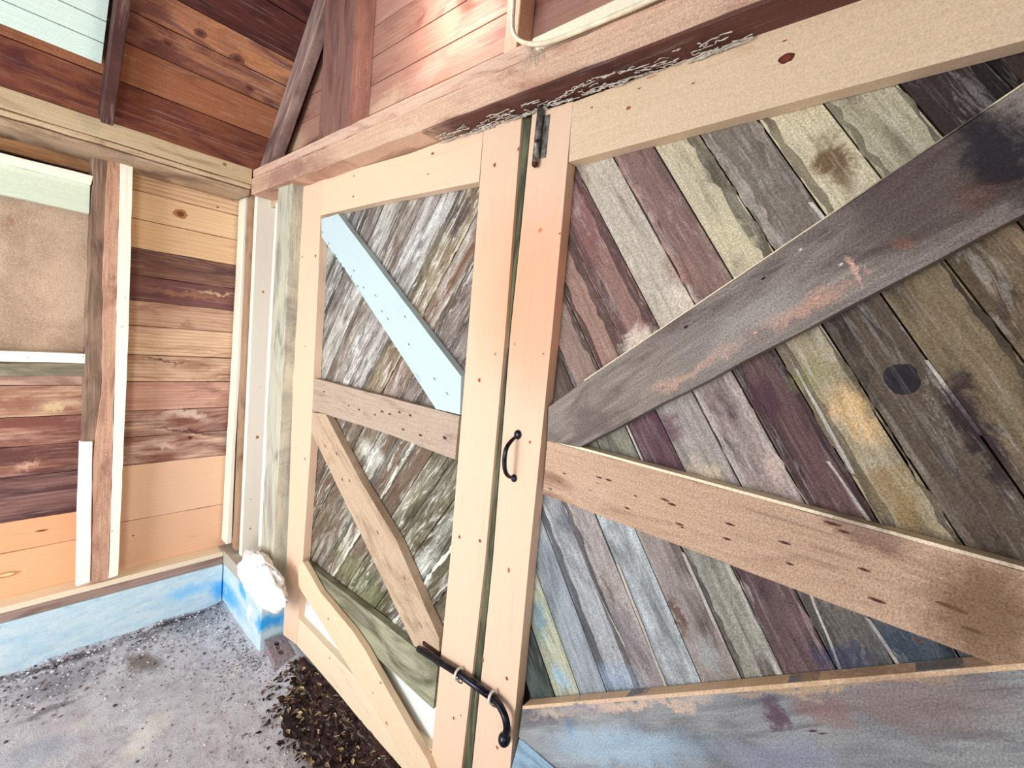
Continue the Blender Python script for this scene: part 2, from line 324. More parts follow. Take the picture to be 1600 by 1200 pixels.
stud('window_trim', 'thin white strip along the bottom of the brown window panel', 'trim board', [(-700, 520), (136, 553.5), (134.5, 568), (-700, 545)], .095, .05, c(252, 248, 236), WHT2, (.1, .15, .1), mat=PIN, g=Y_, knots=[(130, 557, .004, .003, KB, KR), (43, 559, .003, .002, KB, KR)])
fib = NT('fibreboard'); wp = fib.attr('wp').outputs['Vector']; a_ = fib.noise(wp, 5, 5, .6, .5); b_ = fib.noise(wp, 190, 3, .8)
cf = fib.mix(fib.mr(a_, .38, .62), c(172, 146, 124), c(200, 174, 150)); cf = fib.mix(fib.mr(b_, .52, .72), cf, c(140, 112, 96)); cf = fib.mix(fib.mr(b_, .46, .3), cf, c(214, 190, 166))
cf = spots_apply(fib, cf, [spotX((5, 345), (18, 350), .03, c(150, 104, 88), .6, .02)]); fib.l(cf, fib.b.inputs['Base Color']); fib.b.inputs['Roughness'].default_value = .9; fib.bump(b_, .3, .003)
stud('window_panel', 'brown fibreboard sheet covering the window opening', 'panel', [(-700, 120), (146, 310), (140, 575), (-700, 540)], .02, .012, c(180, 150, 128), c(150, 120, 100), (.5, .3, .4), mat=fib.m, g=Y_)
stud('ledge_strip', 'grey green strip of old wood under the white window strip', 'board', [(-700, 560), (134, 568.5), (133, 588), (-700, 590)], .06, .04, c(150, 140, 118), c(104, 100, 84), (.7, .6, .4), g=Y_, amp=.002)
# sill plates: pale bottom plate over an older brown sill
xs = .09
def plate(name, lab, cat, lo, hi, t1, t2, par, g=Y_, n=X_, mat=None, group=None, bev=.003):
    M = MB(); M.box(lo, hi, g=g, n=n, t1=t1, t2=t2, par=par); M2 = M
    base = Vector(((lo[0]+hi[0])/2, (lo[1]+hi[1])/2, lo[2])); return tag(M2.build(name, mat or OLD, base=base, bevel=bev), lab, cat, group)
plate('sill_plate', 'pale timber plate running under the studs of the left wall', 'plate', (-.0, -3.6, zs_mid), (xs, -.088, zs_top), c(240, 224, 196), c(196, 170, 140), (.3, .3, .25))
plate('sill_beam', 'grey brown old sill lying on the blue foundation by the left wall', 'beam', (-.1, -3.6, zs_bot), (xs, -.088, zs_mid-.0005), c(164, 138, 126), c(110, 86, 80), (.6, .6, .35))
plate('sill_plate', 'grey timber plate under the posts beside the left door', 'plate', (-.1, -.087, zs_bot+.001), (.60, .06, zs_top), c(190, 184, 172), c(140, 130, 120), (.5, .4, .3), g=X_, n=-Y_)
# top plates
zp1 = PX(392, 288, .235).z; zp2 = PX(392, 303, .235).z; zpr = RZ0+RM*(.24-RX0)
M = MB(); M.prism(rough([(.24, -3.6, zp1), (.24, -.079, zp1), (.24, -.079, zpr-.004), (.24, -3.6, zpr-.004)], .0015, .1, 8), (-.05, 0, 0), g=Y_, t1=c(206, 186, 150), t2=c(160, 136, 104), par=(.5, .5, .3))
M.disc(PX(351, 257, .24), X_, Y_, .014, .011, c(120, 96, 66), c(170, 146, 110))
tag(M.build('frieze_board', OLD, base=(.24, -1.8, zp1), bevel=.002), 'wide tan board along the foot of the brown roof boards', 'board')
M = MB(); M.prism(rough([(.235, -3.6, zp2+.024), (.235, -.079, zp2+.024), (.235, -.079, zp1-.004), (.235, -3.6, zp1-.004)], .002, .08, 9), (-.24, 0, 0), g=Y_, t1=c(214, 190, 156), t2=c(130, 100, 76), par=(.6, .7, .3))
tag(M.build('top_plate', OLD, base=(.12, -1.8, zp2+.02), bevel=.002), 'rough tan plate just under the wide tan board of the left wall', 'plate', 'top plates')
M = MB(); M.prism(rough([(.222, -3.6, zp2-.004), (.222, -.079, zp2-.004), (.222, -.079, zp2+.02), (.222, -3.6, zp2+.02)], .002, .08, 10), (-.22, 0, 0), g=Y_, t1=c(200, 174, 146), t2=c(110, 84, 66), par=(.7, .7, .3))
tag(M.build('top_plate', OLD, base=(.12, -1.8, zp2-.004), bevel=.002), 'lowest rough plate resting on the studs of the left wall', 'plate', 'top plates')
# ================================================================== CORNER POSTS
def post(name, lab, cat, lo, hi, t1, t2, par, mat=None, knots=(), group=None, seed=2, amp=.002):
    M = MB(); x0, y0, z0 = lo; x1, y1, z1 = hi
    M.prism(rough([(x0, y0, z0), (x1, y0, z0), (x1, y0, z1), (x0, y0, z1)], amp, .08, seed), (0, y1-y0, 0), g=Z_, t1=t1, t2=t2, par=par)
    for k_ in knots: M.disc(*k_)
    return tag(M.build(name, mat or OLD, base=((x0+x1)/2, (y0+y1)/2, z0), bevel=.002), lab, cat, group)
GP = 'posts between the corner and the left door'
post('corner_post', 'narrow brown post in the corner between two white battens', 'post', (.105, -.05, zs_top+.02), (.160, .04, PX(395, 300, .16).z+.02), c(176, 144, 116), c(120, 90, 74), (.6, .5, .3), group=GP)
post('wall_stud', 'wide cream white stud between the corner post and the grey post', 'stud', (.165, -.035, zs_top+.001), (.203, .10, 2.25), WHT, WHT2, (.1, .15, .1), mat=PIN, group=GP,
     knots=[(PX(411, 456, .203), X_, Z_, .009, .008, c(190, 130, 50), KR), (PX(402, 683, .203), X_, Z_, .012, .011, c(140, 120, 60), KR), (PX(407, 605, .203), X_, Z_, .004, .004, KB, KR), (PX(391, 826, .203), X_, Z_, .007, .006, c(120, 120, 120), KR), (PX(392, 780, .203), X_, Z_, .004, .004, KB, KR)], amp=.0006)
pa, pb = PY(435, 290, -.05), PY(456, 286, -.05)
post('wall_post', 'weathered grey post with dark streaks standing beside the left door', 'post', (pa.x, -.05, zs_top+.001), (pb.x+.006, .05, 2.246), c(200, 198, 178), c(128, 126, 118), (.6, .8, .4), group=GP, seed=6, amp=.003)
M = MB(); M.prism(pxy([(430.5, 318), (434.5, 316), (424, 540), (418, 700), (411, 857), (403, 855), (411, 700), (418, 540)], -.03), (0, .02, 0), g=Z_, t1=c(244, 242, 226), t2=WHT2, par=(.1, .1, .1))
tag(M.build('wall_batten', PIN, base=PY(405, 855, -.03), bevel=.001), 'thin white batten against the left side of the grey post', 'batten', 'white pine battens')
# ================================================================== DOOR WALL ABOVE THE HEADER
ZH = 1.6+.630
M = MB(); zb_, zt_ = ZH, 1.6+.702
M.prism(rough([(.235, -.078, zb_), (3.75, -.078, zb_+.006), (3.75, -.078, zt_), (.235, -.078, zt_+.006)], .0025, .06, 11), (0, .12, 0), g=X_, t1=c(216, 182, 156), t2=c(160, 112, 94), par=(.55, .5, .35))
HB = wood('header_timber', spots=[spotY((400, 290), (520, 240), .05, c(150, 112, 100), .7, -.078), spotY((600, 215), (690, 190), .03, c(222, 190, 164), .7, -.078)])
xu = PY(655, 225, -.0775).x; M.prism([(xu, -.0775, zb_-.006), (3.74, -.0775, zb_-.001), (3.74, -.0775, zb_+.006), (xu+.05, -.0775, zb_-.0001)], (0, .118, 0), g=X_, t1=c(104, 66, 58), t2=c(66, 38, 36), par=(.6, .5, .4))  # old dark underside; its shade is painted into this strip
tag(M.build('header_beam', HB, base=(2.0, -.02, ZH), bevel=.004), 'long reddish header beam lying right above both plank doors', 'beam', kind='thing')
ZL = 1.6+.752
M = MB(); M.box((.25, -.06, zt_-.001), (3.7, .02, zt_+.02), t1=DK, t2=DK)
M.prism(rough([(.236, -.073, zt_+.012), (3.75, -.073, zt_+.007), (3.75, -.073, ZL), (.236, -.073, ZL)], .002, .07, 12), (0, .102, 0), g=X_, t1=c(222, 190, 168), t2=c(170, 124, 104), par=(.6, .5, .35))
tag(M.build('ledger_board', HB, base=(2.0, 0, zt_), bevel=.003), 'pinkish board lying on top of the header beam', 'board')
# gable siding
M = MB(); zz = [2.20, 2.34, 1.6+.84, 1.6+.95, 1.6+1.055]+[1.6+1.055+.112*i for i in range(1, 22)]
rg = random.Random(4)
for i in range(len(zz)-1):
    q = rg.uniform(-14, 14); a = (176+q, 134+q*.8, 118+q*.8) if i > 1 else (206, 182, 158)
    za, zc = zz[i]+.002, zz[i+1]-.002; xl = max(-.02, RX0+(zc-RZ0)/RM) if zc > RZ0 else -.02; xl2 = max(-.02, RX0+(za-RZ0)/RM) if za > RZ0 else -.02
    if xl > 5.2: break
    M.prism([(xl2, .03, za), (6.0, .03, za), (6.0, .03, zc), (xl, .03, zc)], (0, .02, 0), g=X_, t1=c(*a), t2=c(122, 74, 68), par=(.5, .45, .35))
# siding below the header, beside the doors
for i in range(16):
    za = zs_bot+i*.14; zc = min(za+.137, 2.2)
    if za < 2.2: M.prism([(-.02, .07, za), (.60, .07, za), (.60, .07, zc), (-.02, .07, zc)], (0, .02, 0), g=X_, t1=c(140, 84, 66), t2=c(96, 54, 46), par=(.5, .5, .3))
M.disc(PY(467, 226, .03), -Y_, X_, .013, .012, c(120, 84, 62), c(190, 160, 130))
GM = wood('gable_siding', spots=[spotY((560, 190), (640, 140), .05, c(214, 190, 160), .6, .03), spotY((440, 250), (480, 215), .07, c(206, 176, 146), .6, .03), spotY((640, 140), (700, 90), .05, c(196, 166, 150), .5, .03)])
tag(M.build('wall_front', GM, bevel=.002), kind='structure')
# rafter, gable post, short cream stud
dl = Vector((1, 0, RM)).normalized(); dn = Vector((RM, 0, -1)).normalized()
def rafter(y, lab, w=.085, L=3.2, th=.038, t1=c(166, 142, 132), t2=c(104, 78, 74)):
    a = Vector((.243, y, RZ0+RM*(.243-RX0)))+dl*.02; M = MB()
    M.prism(rough([a, a+dl*L, a+dl*L+dn*w, a+dn*w], .0, .1), (0, th, 0), g=dl, t1=t1, t2=t2, par=(.7, .6, .35))
    return tag(M.build('rafter', OLD, base=a, bevel=.003), lab, 'rafter', 'roof rafters')
rafter(-.05, 'weathered brown rafter leaning up the gable from the wall corner', w=.10, th=.05)
post('gable_post', 'upright brown post standing on the header at the gable wall', 'post', (PY(497, 219, -.05).x, -.0495, ZL+.001), (PY(545, 200, -.05).x, .029, RZ0+RM*(PY(497, 219, -.05).x-RX0)-.002), c(140, 102, 92), c(92, 60, 58), (.6, .5, .4), seed=9)
xa, xb = PY(792, 60, -.02).x, PY(812, 60, -.02).x
post('gable_stud', 'short pale reddish stud on the header where the cable hangs', 'stud', (xa, -.03, ZL+.001), (xb, .029, RZ0+RM*(xa-RX0)-.004), c(226, 188, 160), c(180, 130, 104), (.4, .4, .3), seed=10)
xc_ = PY(836, 62, -.085).x; zt1 = PY(930, 13, -.085).z; zt0 = PY(900, 50, -.085).z
M = MB(); M.prism(rough([(xc_+.004, -.085, zt0), (3.7, -.085, zt0), (3.7, -.085, zt1), (xc_-.012, -.085, zt1)], .0008, .1, 3), (0, .0115, 0), g=X_, t1=c(252, 242, 216), t2=c(226, 198, 150), par=(.2, .2, .15))
tag(M.build('cream_strip', PIN, base=(xc_, -.08, zt0), bevel=.003), 'cream coloured timber strip above the header right of the hanging cable', 'strip')
# ================================================================== ROOF
def roofpt(s, y, off=0):   # s = distance up the slope from the eave
    p = Vector((RX0, y, RZ0))+dl*s; return p-dn*off
sr = lambda px, py: (PR(px, py)-Vector((RX0, 0, RZ0))).dot(dl)
bs = [-.06, sr(187, 127), sr(187, 62), sr(187, 8.5), sr(300, 12)]
while bs[-1] < 4.0: bs.append(bs[-1]+.16)
tr = [((126, 74, 52), (84, 40, 36), (.7, .5, .4)), ((152, 98, 68), (104, 62, 48), (.5, .5, .4)), ((170, 118, 86), (104, 62, 54), (.8, .8, .4)), ((186, 130, 90), (116, 76, 66), (.7, .6, .4)), ((84, 44, 38), (56, 24, 26), (.6, .5, .3))]
M = MB()
for i in range(len(bs)-1):
    a, b, p = tr[min(i, 4)]; s0, s1 = bs[i]+.002, bs[i+1]-.002
    M.prism([roofpt(s0, -3.6), roofpt(s0, .05), roofpt(s1, .05), roofpt(s1, -3.6)], -dn*.02, g=Y_, t1=c(*a), t2=c(*b), par=p)
M.prism([roofpt(-.06, -3.6, .022), roofpt(-.06, .05, .022), roofpt(4.0, .05, .022), roofpt(4.0, -3.6, .022)], -dn*.01, g=Y_, t1=DK, t2=DK)
for kx, ky, r_ in ((313, 52, .022), (370, 92, .028), (390, 138, .022), (262, 68, .02)): M.disc(PR(kx, ky), dn, Y_, r_, r_*.7, c(84, 48, 42), c(116, 72, 56))
tag(M.build('ceiling', OLD, bevel=.002), kind='structure')
top = roofpt(4.0, 0)
M = MB(); M.prism([Vector((top.x, -3.6, top.z)), Vector((top.x, .05, top.z)), Vector((6.2, .05, 2.4)), Vector((6.2, -3.6, 2.4))], (.02, 0, .02), g=Y_, t1=c(110, 66, 50), t2=c(70, 36, 32))
tag(M.build('ceiling_far_slope', OLD), kind='structure')
M = MB(); M.box((4.2, -3.6, -.1), (4.24, .07, 3.6), g=Y_, n=-X_, t1=c(150, 110, 84), t2=c(96, 60, 48)); tag(M.build('added_wall_right', OLD), kind='structure')  # unseen wall added to block sky light and darken the right door
# second rafter, next to the pale painted boards
q = PX(152, 185, .243); R2Y = q.y
rafter(R2Y, 'dark rafter at the end of the pale painted boards under the roof', w=.09, t1=c(92, 60, 54), t2=c(56, 34, 34))
s_lo = (sr(0, 30)+sr(160, 97))/2
M = MB()
w_ = .075; YM = min(PR(163, 60).y, R2Y-.01)
for i in range(5):
    s0, s1 = s_lo+i*w_, s_lo+(i+1)*w_-.003
    M.prism([roofpt(s0, -3.2, -.03), roofpt(s0, YM, -.03), roofpt(s1, YM, -.03), roofpt(s1, -3.2, -.03)], -dn*.015, g=Y_, t1=c(214, 236, 226), t2=c(170, 200, 196), par=(.3, .3, .15))
tag(M.build('ceiling_boards', OLD, base=roofpt(s_lo, -1.6), bevel=.001), 'pale mint painted boards under the roof above the left wall', 'painted boards')
# ================================================================== DOORS
BR, WG = c(146, 116, 108), c(196, 196, 190)
def edge_stain(M, poly, slope, ks, i, yy, a, b):
    """ragged dark or bleached band along one edge of a board"""
    r = random.Random(i*31+int(ks[0]*100)+len(M.v))
    for side in (0, 1):
        if r.random() < .4: continue
        w = r.uniform(.010, .04); lo, hi = (ks[i]+.004, ks[i]+.004+w) if side else (ks[i+1]-.004-w, ks[i+1]-.004)
        q = clip(poly, (slope, -1), -lo); q = clip(q, (-slope, 1), hi) if q else q
        if len(q) < 3: continue
        q = rough([(u, yy-.0006, v) for u, v in q], .004, .022, i+len(M.v))
        k = r.uniform(.68, .92) if r.random() < .72 else r.uniform(1.04, 1.15)
        t = c(*[max(0, min(245, (x*.55+y*.45)*k)) for x, y in zip(a, b)]) if k < 1 else c(*[min(235, x*k+14) for x in a])
        M.prism(q, (0, .0015, 0), g=Vector((1, 0, slope)), t1=t, t2=c(*[x*.7 for x in b]), par=(.6, .6, .5))
def strips(M, rect, slope, ks, cols, y0, th, sliv=None):
    """planks at an angle: k = z - slope x measured from the camera height and place"""
    x0, x1, z0, z1 = rect
    for i in range(len(ks)-1):
        p2 = [(x0, z0), (x1, z0), (x1, z1), (x0, z1)]
        p2 = clip(p2, (slope, -1), -(ks[i]+.0035)) if 0 else clip(p2, (slope, -1), -(ks[i]+.0035))
        p2 = clip(p2, (-slope, 1), ks[i+1]-.0035)
        if len(p2) < 3: continue
        a, b, p = cols[i]; g = Vector((1, 0, slope))
        yy = y0+random.Random(i*7+int(x0*100)).uniform(0, .004)
        M.prism([(u, yy, v) for u, v in p2], (0, th, 0), g=g, t1=c(*a), t2=c(*b), par=p)
        edge_stain(M, [(x0, z0), (x1, z0), (x1, z1), (x0, z1)], slope, ks, i, yy, a, b)
def brd(name, poly, y0, th, t1, t2, par, parent, g=None, mat=None, marks=(), amp=.0, seed=1, lab=None, bev=.002):
    M = MB(); P = pxy(poly, y0); P = rough(P, amp, .05, seed) if amp else P
    g = g if g is not None else P[1]-P[0]
    M.prism(P, (0, th, 0), g=g, t1=t1, t2=t2, par=par)
    for (mx, my, rx, ry, ci, co) in marks: M.disc(PY(mx, my, y0), -Y_, g, rx, ry, ci, co)
    o = M.build(name, mat or OLD, parent, bevel=bev)
    if lab: o['label'] = lab
    return o
NM, NM2 = c(70, 40, 34), c(120, 84, 70)     # nail marks
KN, KN2 = c(110, 44, 30), c(190, 120, 84)   # knots
TOPZ = 2.222
# --------- left leaf
d1 = thing('door_1', (PY(458, 1000).x, .02, .10), 'left plank door with grey boards, a pale blue brace and pine frame', 'door', kind='structure')
def stile(poly, parent, name='stile', **k): return brd(name, poly, 0, .035, PINE, PINE2, (.25, .22, .12), parent, g=Z_, mat=PIN, **k)
stile([(474.5, 284), (503, 277), (497, 440), (491, 560), (485, 700), (473.5, 869), (463, 1007), (442.5, 992), (451, 800), (459, 560), (465, 440)], d1,
      marks=[(472.5, 401, .008, .006, c(60, 30, 24), KN2), (493, 400, .009, .009, c(50, 20, 24), KN2), (477, 541, .006, .004, KN, KN2), (463, 700, .006, .004, KN, KN2), (476.5, 717, .009, .006, c(40, 30, 34), KN2), (462, 886, .008, .004, c(150, 110, 60), KN2)])
stile([(756, 197), (815.6, 178), (802, 350), (789, 525), (758, 875), (720, 1210), (671, 1210), (703, 875), (731, 525), (745, 350)], d1,
      marks=[(773, 258, .009, .007, KN, KN2), (810, 233, .008, .005, c(180, 80, 40), KN2), (774, 553, .006, .005, KN, KN2), (749, 594, .009, .008, c(90, 14, 10), KN2), (718, 839, .008, .007, c(120, 40, 36), KN2), (750, 845, .008, .008, KN, KN2), (709, 1122, .008, .006, KN, KN2), (720, 1118, .004, .004, KN, KN2)])
brd('top_rail', [(494.5, 281), (640, 240), (755.5, 197), (748.5, 284), (600, 313.5), (495, 338)], .001, .033, c(236, 208, 178), PINE2, (.25, .2, .12), d1, mat=PIN,
    marks=[(553, 275, .007, .004, KN, KN2), (552, 307, .008, .006, KN, KN2), (676, 240, .011, .006, KN, KN2), (669, 272, .005, .004, KN, KN2)])
rr = random.Random(5)
mk = [(503+.3*i, 0, 0, 0, 0, 0) for i in ()]
brd('mid_rail', [(488.5, 590.6), (600, 619), (717.5, 650), (711, 718), (600, 676), (485, 640)], .004, .03, c(184, 164, 146), c(136, 112, 96), (.5, .4, .4), d1, amp=.001, seed=21,
    marks=[(506, 612, .012, .004, NM, NM2), (545, 634, .01, .004, NM, NM2), (561, 640, .011, .005, NM, NM2), (597, 643, .013, .005, NM, NM2), (609, 647, .013, .005, NM, NM2), (624, 644, .012, .005, NM, NM2), (641, 649, .012, .005, NM, NM2), (586, 648, .01, .004, NM, NM2), (630, 671, .012, .005, NM, NM2), (657, 680, .013, .006, NM, NM2), (695, 684, .014, .007, NM, NM2), (550, 646, .006, .003, NM, NM2)])
BM = [(504, 363), (514, 380), (524, 398), (527, 404), (533, 412), (538, 419), (553, 423), (549, 432), (559, 447), (568, 449), (587, 462), (597, 486), (606, 498), (633, 495), (639, 538), (679, 592), (699, 615)]
brd('brace', [(502, 342), (528, 334), (600, 430), (671, 524), (720.5, 588), (718.5, 648), (681, 639), (640, 575), (591, 500), (545, 430), (502.5, 370)], .003, .03, c(196, 216, 220), c(168, 194, 202), (.4, .25, .2), d1, g=PY(671, 524)-PY(528, 334), amp=.0008, seed=22,
    marks=[(a, b, .011, .0028, c(50, 90, 104), c(110, 150, 160)) for a, b in BM], lab='pale blue painted brace')
brd('brace', [(486, 644), (509, 647.5), (560, 745), (619, 844), (686, 998), (686.5, 1030), (647, 1009.5), (600, 910), (559, 825), (484.5, 672)], .002, .032, c(196, 172, 146), c(150, 122, 96), (.5, .45, .3), d1, g=PY(619, 844)-PY(509, 648), amp=.001, seed=23,
    marks=[(508, 697, .011, .004, NM, NM2), (526, 709, .012, .005, NM, NM2), (535, 749, .012, .004, NM, NM2), (546, 751, .012, .004, NM, NM2), (590, 832, .012, .004, NM, NM2), (632, 903, .013, .004, NM, NM2), (657, 976, .016, .004, c(140, 150, 160), NM2)])
brd('lower_rail', [(472.5, 876), (560, 943), (647, 1011), (684, 1041), (677, 1108), (600, 1038), (531, 972), (468, 916)], .006, .028, c(168, 166, 140), c(98, 98, 76), (.75, .6, .35), d1, amp=.001, seed=24, lab='mossy grey lower rail',
    marks=[(543, 964, .024, .016, c(84, 86, 66), c(124, 124, 98))])
brd('brace', [(466.5, 884), (473.5, 878), (500, 925), (550, 985), (570, 1015), (606, 1080), (634, 1130), (669, 1190), (676, 1210), (642, 1210), (600, 1133), (553, 1056), (510, 985), (466, 916)], -.022, .024, c(234, 208, 174), c(206, 162, 120), (.35, .3, .2), d1, g=PY(634, 1130)-PY(550, 985), mat=PIN, amp=.0015, seed=25, lab='pale pine brace at the foot of the door',
    marks=[(513, 967, .008, .005, KN, KN2), (595, 1067, .008, .006, c(150, 90, 50), KN2), (604, 1130, .009, .007, c(170, 120, 60), KN2), (583, 1083, .005, .003, NM, NM2)])
brd('bottom_rail', [(467, 966), (553, 1056), (633, 1134), (674, 1171), (668, 1235), (633, 1206), (575, 1140), (520, 1073), (463, 1007)], .003, .03, c(236, 216, 186), c(214, 180, 144), (.4, .3, .2), d1, mat=PIN, amp=.001, seed=26,
    marks=[(515, 1028, .006, .004, NM, NM2)])
brd('infill_panel', [(462, 915), (480, 925), (690, 1110), (672, 1185), (540, 1055), (462, 975)], .03, .012, c(228, 232, 232), c(206, 206, 196), (.3, .2, .15), d1, g=X_, lab='white sheet behind the lower brace')
CX, CZ = CAM.x, CAM.z
def L_(a, b, p=(.8, .9, .5)): return (a, b, p)
W1, W2, W3, W4 = (206, 204, 196), (176, 172, 164), (150, 140, 134), (118, 104, 98)
kl = [-.10, .05, .20, .35, .50, .645, .795, .955, 1.11, 1.255, 1.40, 1.55, 1.705, 1.87, 2.05, 2.2, 2.33, 2.5, 2.68, 2.85, 3.0, 3.15, 3.3, 3.5]
cu = {11: (W3, (90, 70, 60)), 12: ((196, 190, 180), (120, 90, 70)), 13: ((176, 166, 144), (124, 104, 80)), 14: ((196, 196, 190), (120, 104, 98)), 15: ((206, 206, 202), (150, 138, 130)), 16: ((180, 176, 166), (120, 100, 88)), 17: ((184, 184, 176), (140, 132, 124)),
      18: ((160, 158, 150), (104, 94, 88)), 19: ((150, 150, 146), (90, 84, 82)), 20: ((190, 192, 188), (110, 108, 104))}
M = MB()
SL = 1.42
colsU = []; colsL = []
rq = random.Random(12)
for i in range(len(kl)-1):
    a, b = cu.get(i, (random.Random(i).choice([W1, W2, W3]), W4)); q = rq.uniform(-10, 10); colsU.append((tuple(v+q for v in a), b, (.75, .95, .5)))
    a = [(206, 206, 190), (176, 172, 150), (140, 126, 112), (196, 200, 188), (160, 156, 136)][(i*3) % 5]; colsL.append((tuple(v+q for v in a), (92, 84, 64) if i < 9 else (110, 92, 76), (.9, 1.0, .5)))
xl0, xl1 = PY(472, 870, .035).x-.02, PY(740, 400, .035).x+.05
K = [k_+CZ-SL*CX for k_ in kl]
zmid = PY(488, 612).z; zl_b = PY(472, 890).z
strips(M, (xl0, xl1, zmid, TOPZ-.02), SL, K, colsU, .035, .018)
strips(M, (xl0, xl1, zl_b-.03, zmid-.001), SL, K, colsL, .035, .018)
M.prism([(xl0, .057, .12), (xl1, .057, .12), (xl1, .057, TOPZ-.02), (xl0, .057, TOPZ-.02)], (0, .01, 0), g=Z_, t1=c(40, 44, 40), t2=c(30, 30, 26))
DL = wood('left_door_planks', bumpy=.9, peel=.7, spots=[spotY((737, 300), (700, 380), .03, c(76, 64, 66), .8), spotY((500, 560), (498, 400), .02, c(60, 110, 110), .5), spotY((482, 860), (480, 720), .02, c(40, 100, 104), .6), spotY((600, 640), (660, 540), .05, c(130, 104, 92), .5),
    spotY((560, 700), (600, 720), .05, c(236, 238, 228), .6), spotY((520, 860), (600, 960), .10, c(130, 140, 92), .4), spotY((650, 440), (690, 360), .025, c(152, 142, 112), .5), spotY((680, 860), (640, 900), .04, c(226, 230, 222), .5),
    spotY((545, 560), (575, 500), .02, c(226, 228, 226), .7), spotY((630, 420), (690, 320), .02, c(222, 222, 220), .7)])
M.build('plank_panel', DL, d1, bevel=.001)
# --------- astragal behind the gap
M = MB(); P = pxy([(818.5, 186), (830, 182), (813.5, 350), (795.5, 525), (768.5, 875), (735, 1210), (724, 1210), (760.5, 875), (791, 525), (804.5, 350)], .010)
M.prism(P, (0, .03, 0), g=Z_, t1=c(104, 106, 78), t2=c(58, 62, 46), par=(.7, .7, .35))
tag(M.build('cover_strip', OLD, base=P[5], bevel=.001), 'mossy grey green strip in the gap between the two doors', 'strip')
# --------- right leaf
XR = PY(808, 1000).x+1.36
d2 = thing('door_2', (PY(760, 1150).x, .02, .10), 'large right plank door with slanting boards, wide braces and pine frame', 'door', kind='structure')
stile([(831.5, 178), (895, 158), (878, 350), (862, 525), (826.6, 875), (796, 1210), (736.5, 1210), (770, 875), (797, 525), (815, 350)], d2,
      marks=[(844, 360, .009, .009, c(180, 100, 70), c(226, 160, 120)), (875, 365, .004, .006, KN, KN2), (804, 538, .005, .004, KN, KN2), (849, 553, .005, .005, KN, KN2), (828, 691, .006, .005, c(160, 70, 30), KN2), (795, 891, .01, .006, c(150, 100, 60), KN2), (755, 1031, .009, .005, c(130, 90, 50), KN2), (792, 1060, .008, .007, KN, KN2), (777, 1168, .007, .007, c(120, 90, 50), KN2)])
# far rail stile, mirrored, outside the view
M = MB(); M.prism([(XR-.13, 0, .11), (XR, 0, .11), (XR, 0, TOPZ), (XR-.13, 0, TOPZ)], (0, .035, 0), g=Z_, t1=PINE, t2=PINE2, par=(.25, .22, .12)); M.build('stile', PIN, d2, bevel=.002)
def ext(poly_l, poly_r, xr):   # nothing fancy: extend the two right-hand points along the wall to x = xr
    return poly_l+poly_r
def wxy(pts, y): return [Vector((a, y, b)) for a, b in pts]
def rail_to(lt, lb, rt, rb, x1, y):
    """rail from two left pixels towards two right pixels, carried on to x1"""
    A, B, C_, D_ = PY(*lt, y), PY(*lb, y), PY(*rt, y), PY(*rb, y)
    e = lambda p, q: p+(q-p)*((x1-p.x)/(q.x-p.x)); return [A, e(A, C_), e(B, D_), B]
def brdw(name, P, th, t1, t2, par, parent, mat=None, marks=(), amp=0, seed=1, lab=None, bev=.002, g=None, edge=None):
    M = MB(); g = g or (P[1]-P[0]); y0 = P[0].y
    M.prism(rough(P, amp, .06, seed) if amp else P, (0, th, 0), g=g, t1=t1, t2=t2, par=par)
    for (mx, my, rx, ry, ci, co) in marks: M.disc(PY(mx, my, y0), -Y_, g, rx, ry, ci, co)
    if edge: a, b, h_ = edge[:3]; a = a-Y_*(.0012 if len(edge) > 3 else 0); b = b-Y_*(.0012 if len(edge) > 3 else 0); ec = edge[3] if len(edge) > 3 else c(252, 236, 204); dz = Z_*h_; M.prism([a+Z_*.0004, b+Z_*.0004, b+dz, a+dz], (0, th, 0), g=b-a, t1=ec, t2=tuple(v*.6 for v in ec), par=(.35, .4, .3))  # fresh-sawn top edge, with lamplight on it painted in as pale colour
    o = M.build(name, mat or OLD, parent, bevel=bev)
    if lab: o['label'] = lab
XE = XR-.135
brdw('top_rail', rail_to((894.5, 160), (888.5, 253), (1334, -4), (1600, 63), XE, .001), .033, c(226, 200, 168), c(196, 158, 122), (.3, .35, .2), d2, mat=PIN,
     marks=[(1229, 91, .017, .011, c(120, 56, 36), c(96, 40, 30)), (1226, 64, .006, .002, KN, KN2), (982, 169, .008, .006, c(150, 84, 50), KN2), (999, 138, .006, .002, KN, KN2), (1083, 130, .006, .002, KN, KN2), (1018, 120, .016, .002, c(160, 140, 120), KN2), (925, 168, .004, .003, KN, KN2)])
MR = []
for (a, b, s_) in ((882, 740, 1), (874, 752, 1), (860, 764, 1), (936, 746, 1.6), (951, 750, 1.6), (922, 766, 1.2), (934, 755, .8), (993, 775, .8), (1039, 781, 1.7), (1050, 788, 1.8), (980, 794, 1.3), (1062, 819, 1.5), (1066, 824, .8), (1140, 819, 1.6), (1136, 842, 1.5), (1226, 848, 1.8), (1300, 818, 2.2), (1319, 831, 1.6), (1234, 881, 1.2), (1350, 890, 1.5), (1480, 946, 2.5), (1500, 955, 1.4), (1370, 938, 2.2), (1520, 985, 2), (1434, 1000, 1.3)):
    MR.append((a, b, .0075*s_, .0026*s_**.5, NM, NM2))
RD = wood('right_door_rails', spots=[spotY((1280, 810), (1420, 850), .025, c(84, 50, 52), .55, .003), spotY((1440, 930), (1640, 1000), .10, c(112, 84, 58), .8, .003), spotY((880, 760), (960, 780), .04, c(204, 172, 150), .6, .003),  # brown right end: discoloured wood, with light falloff painted in
    spotY((1240, 470), (1390, 440), .014, c(214, 170, 148), 0.0, -.002)])
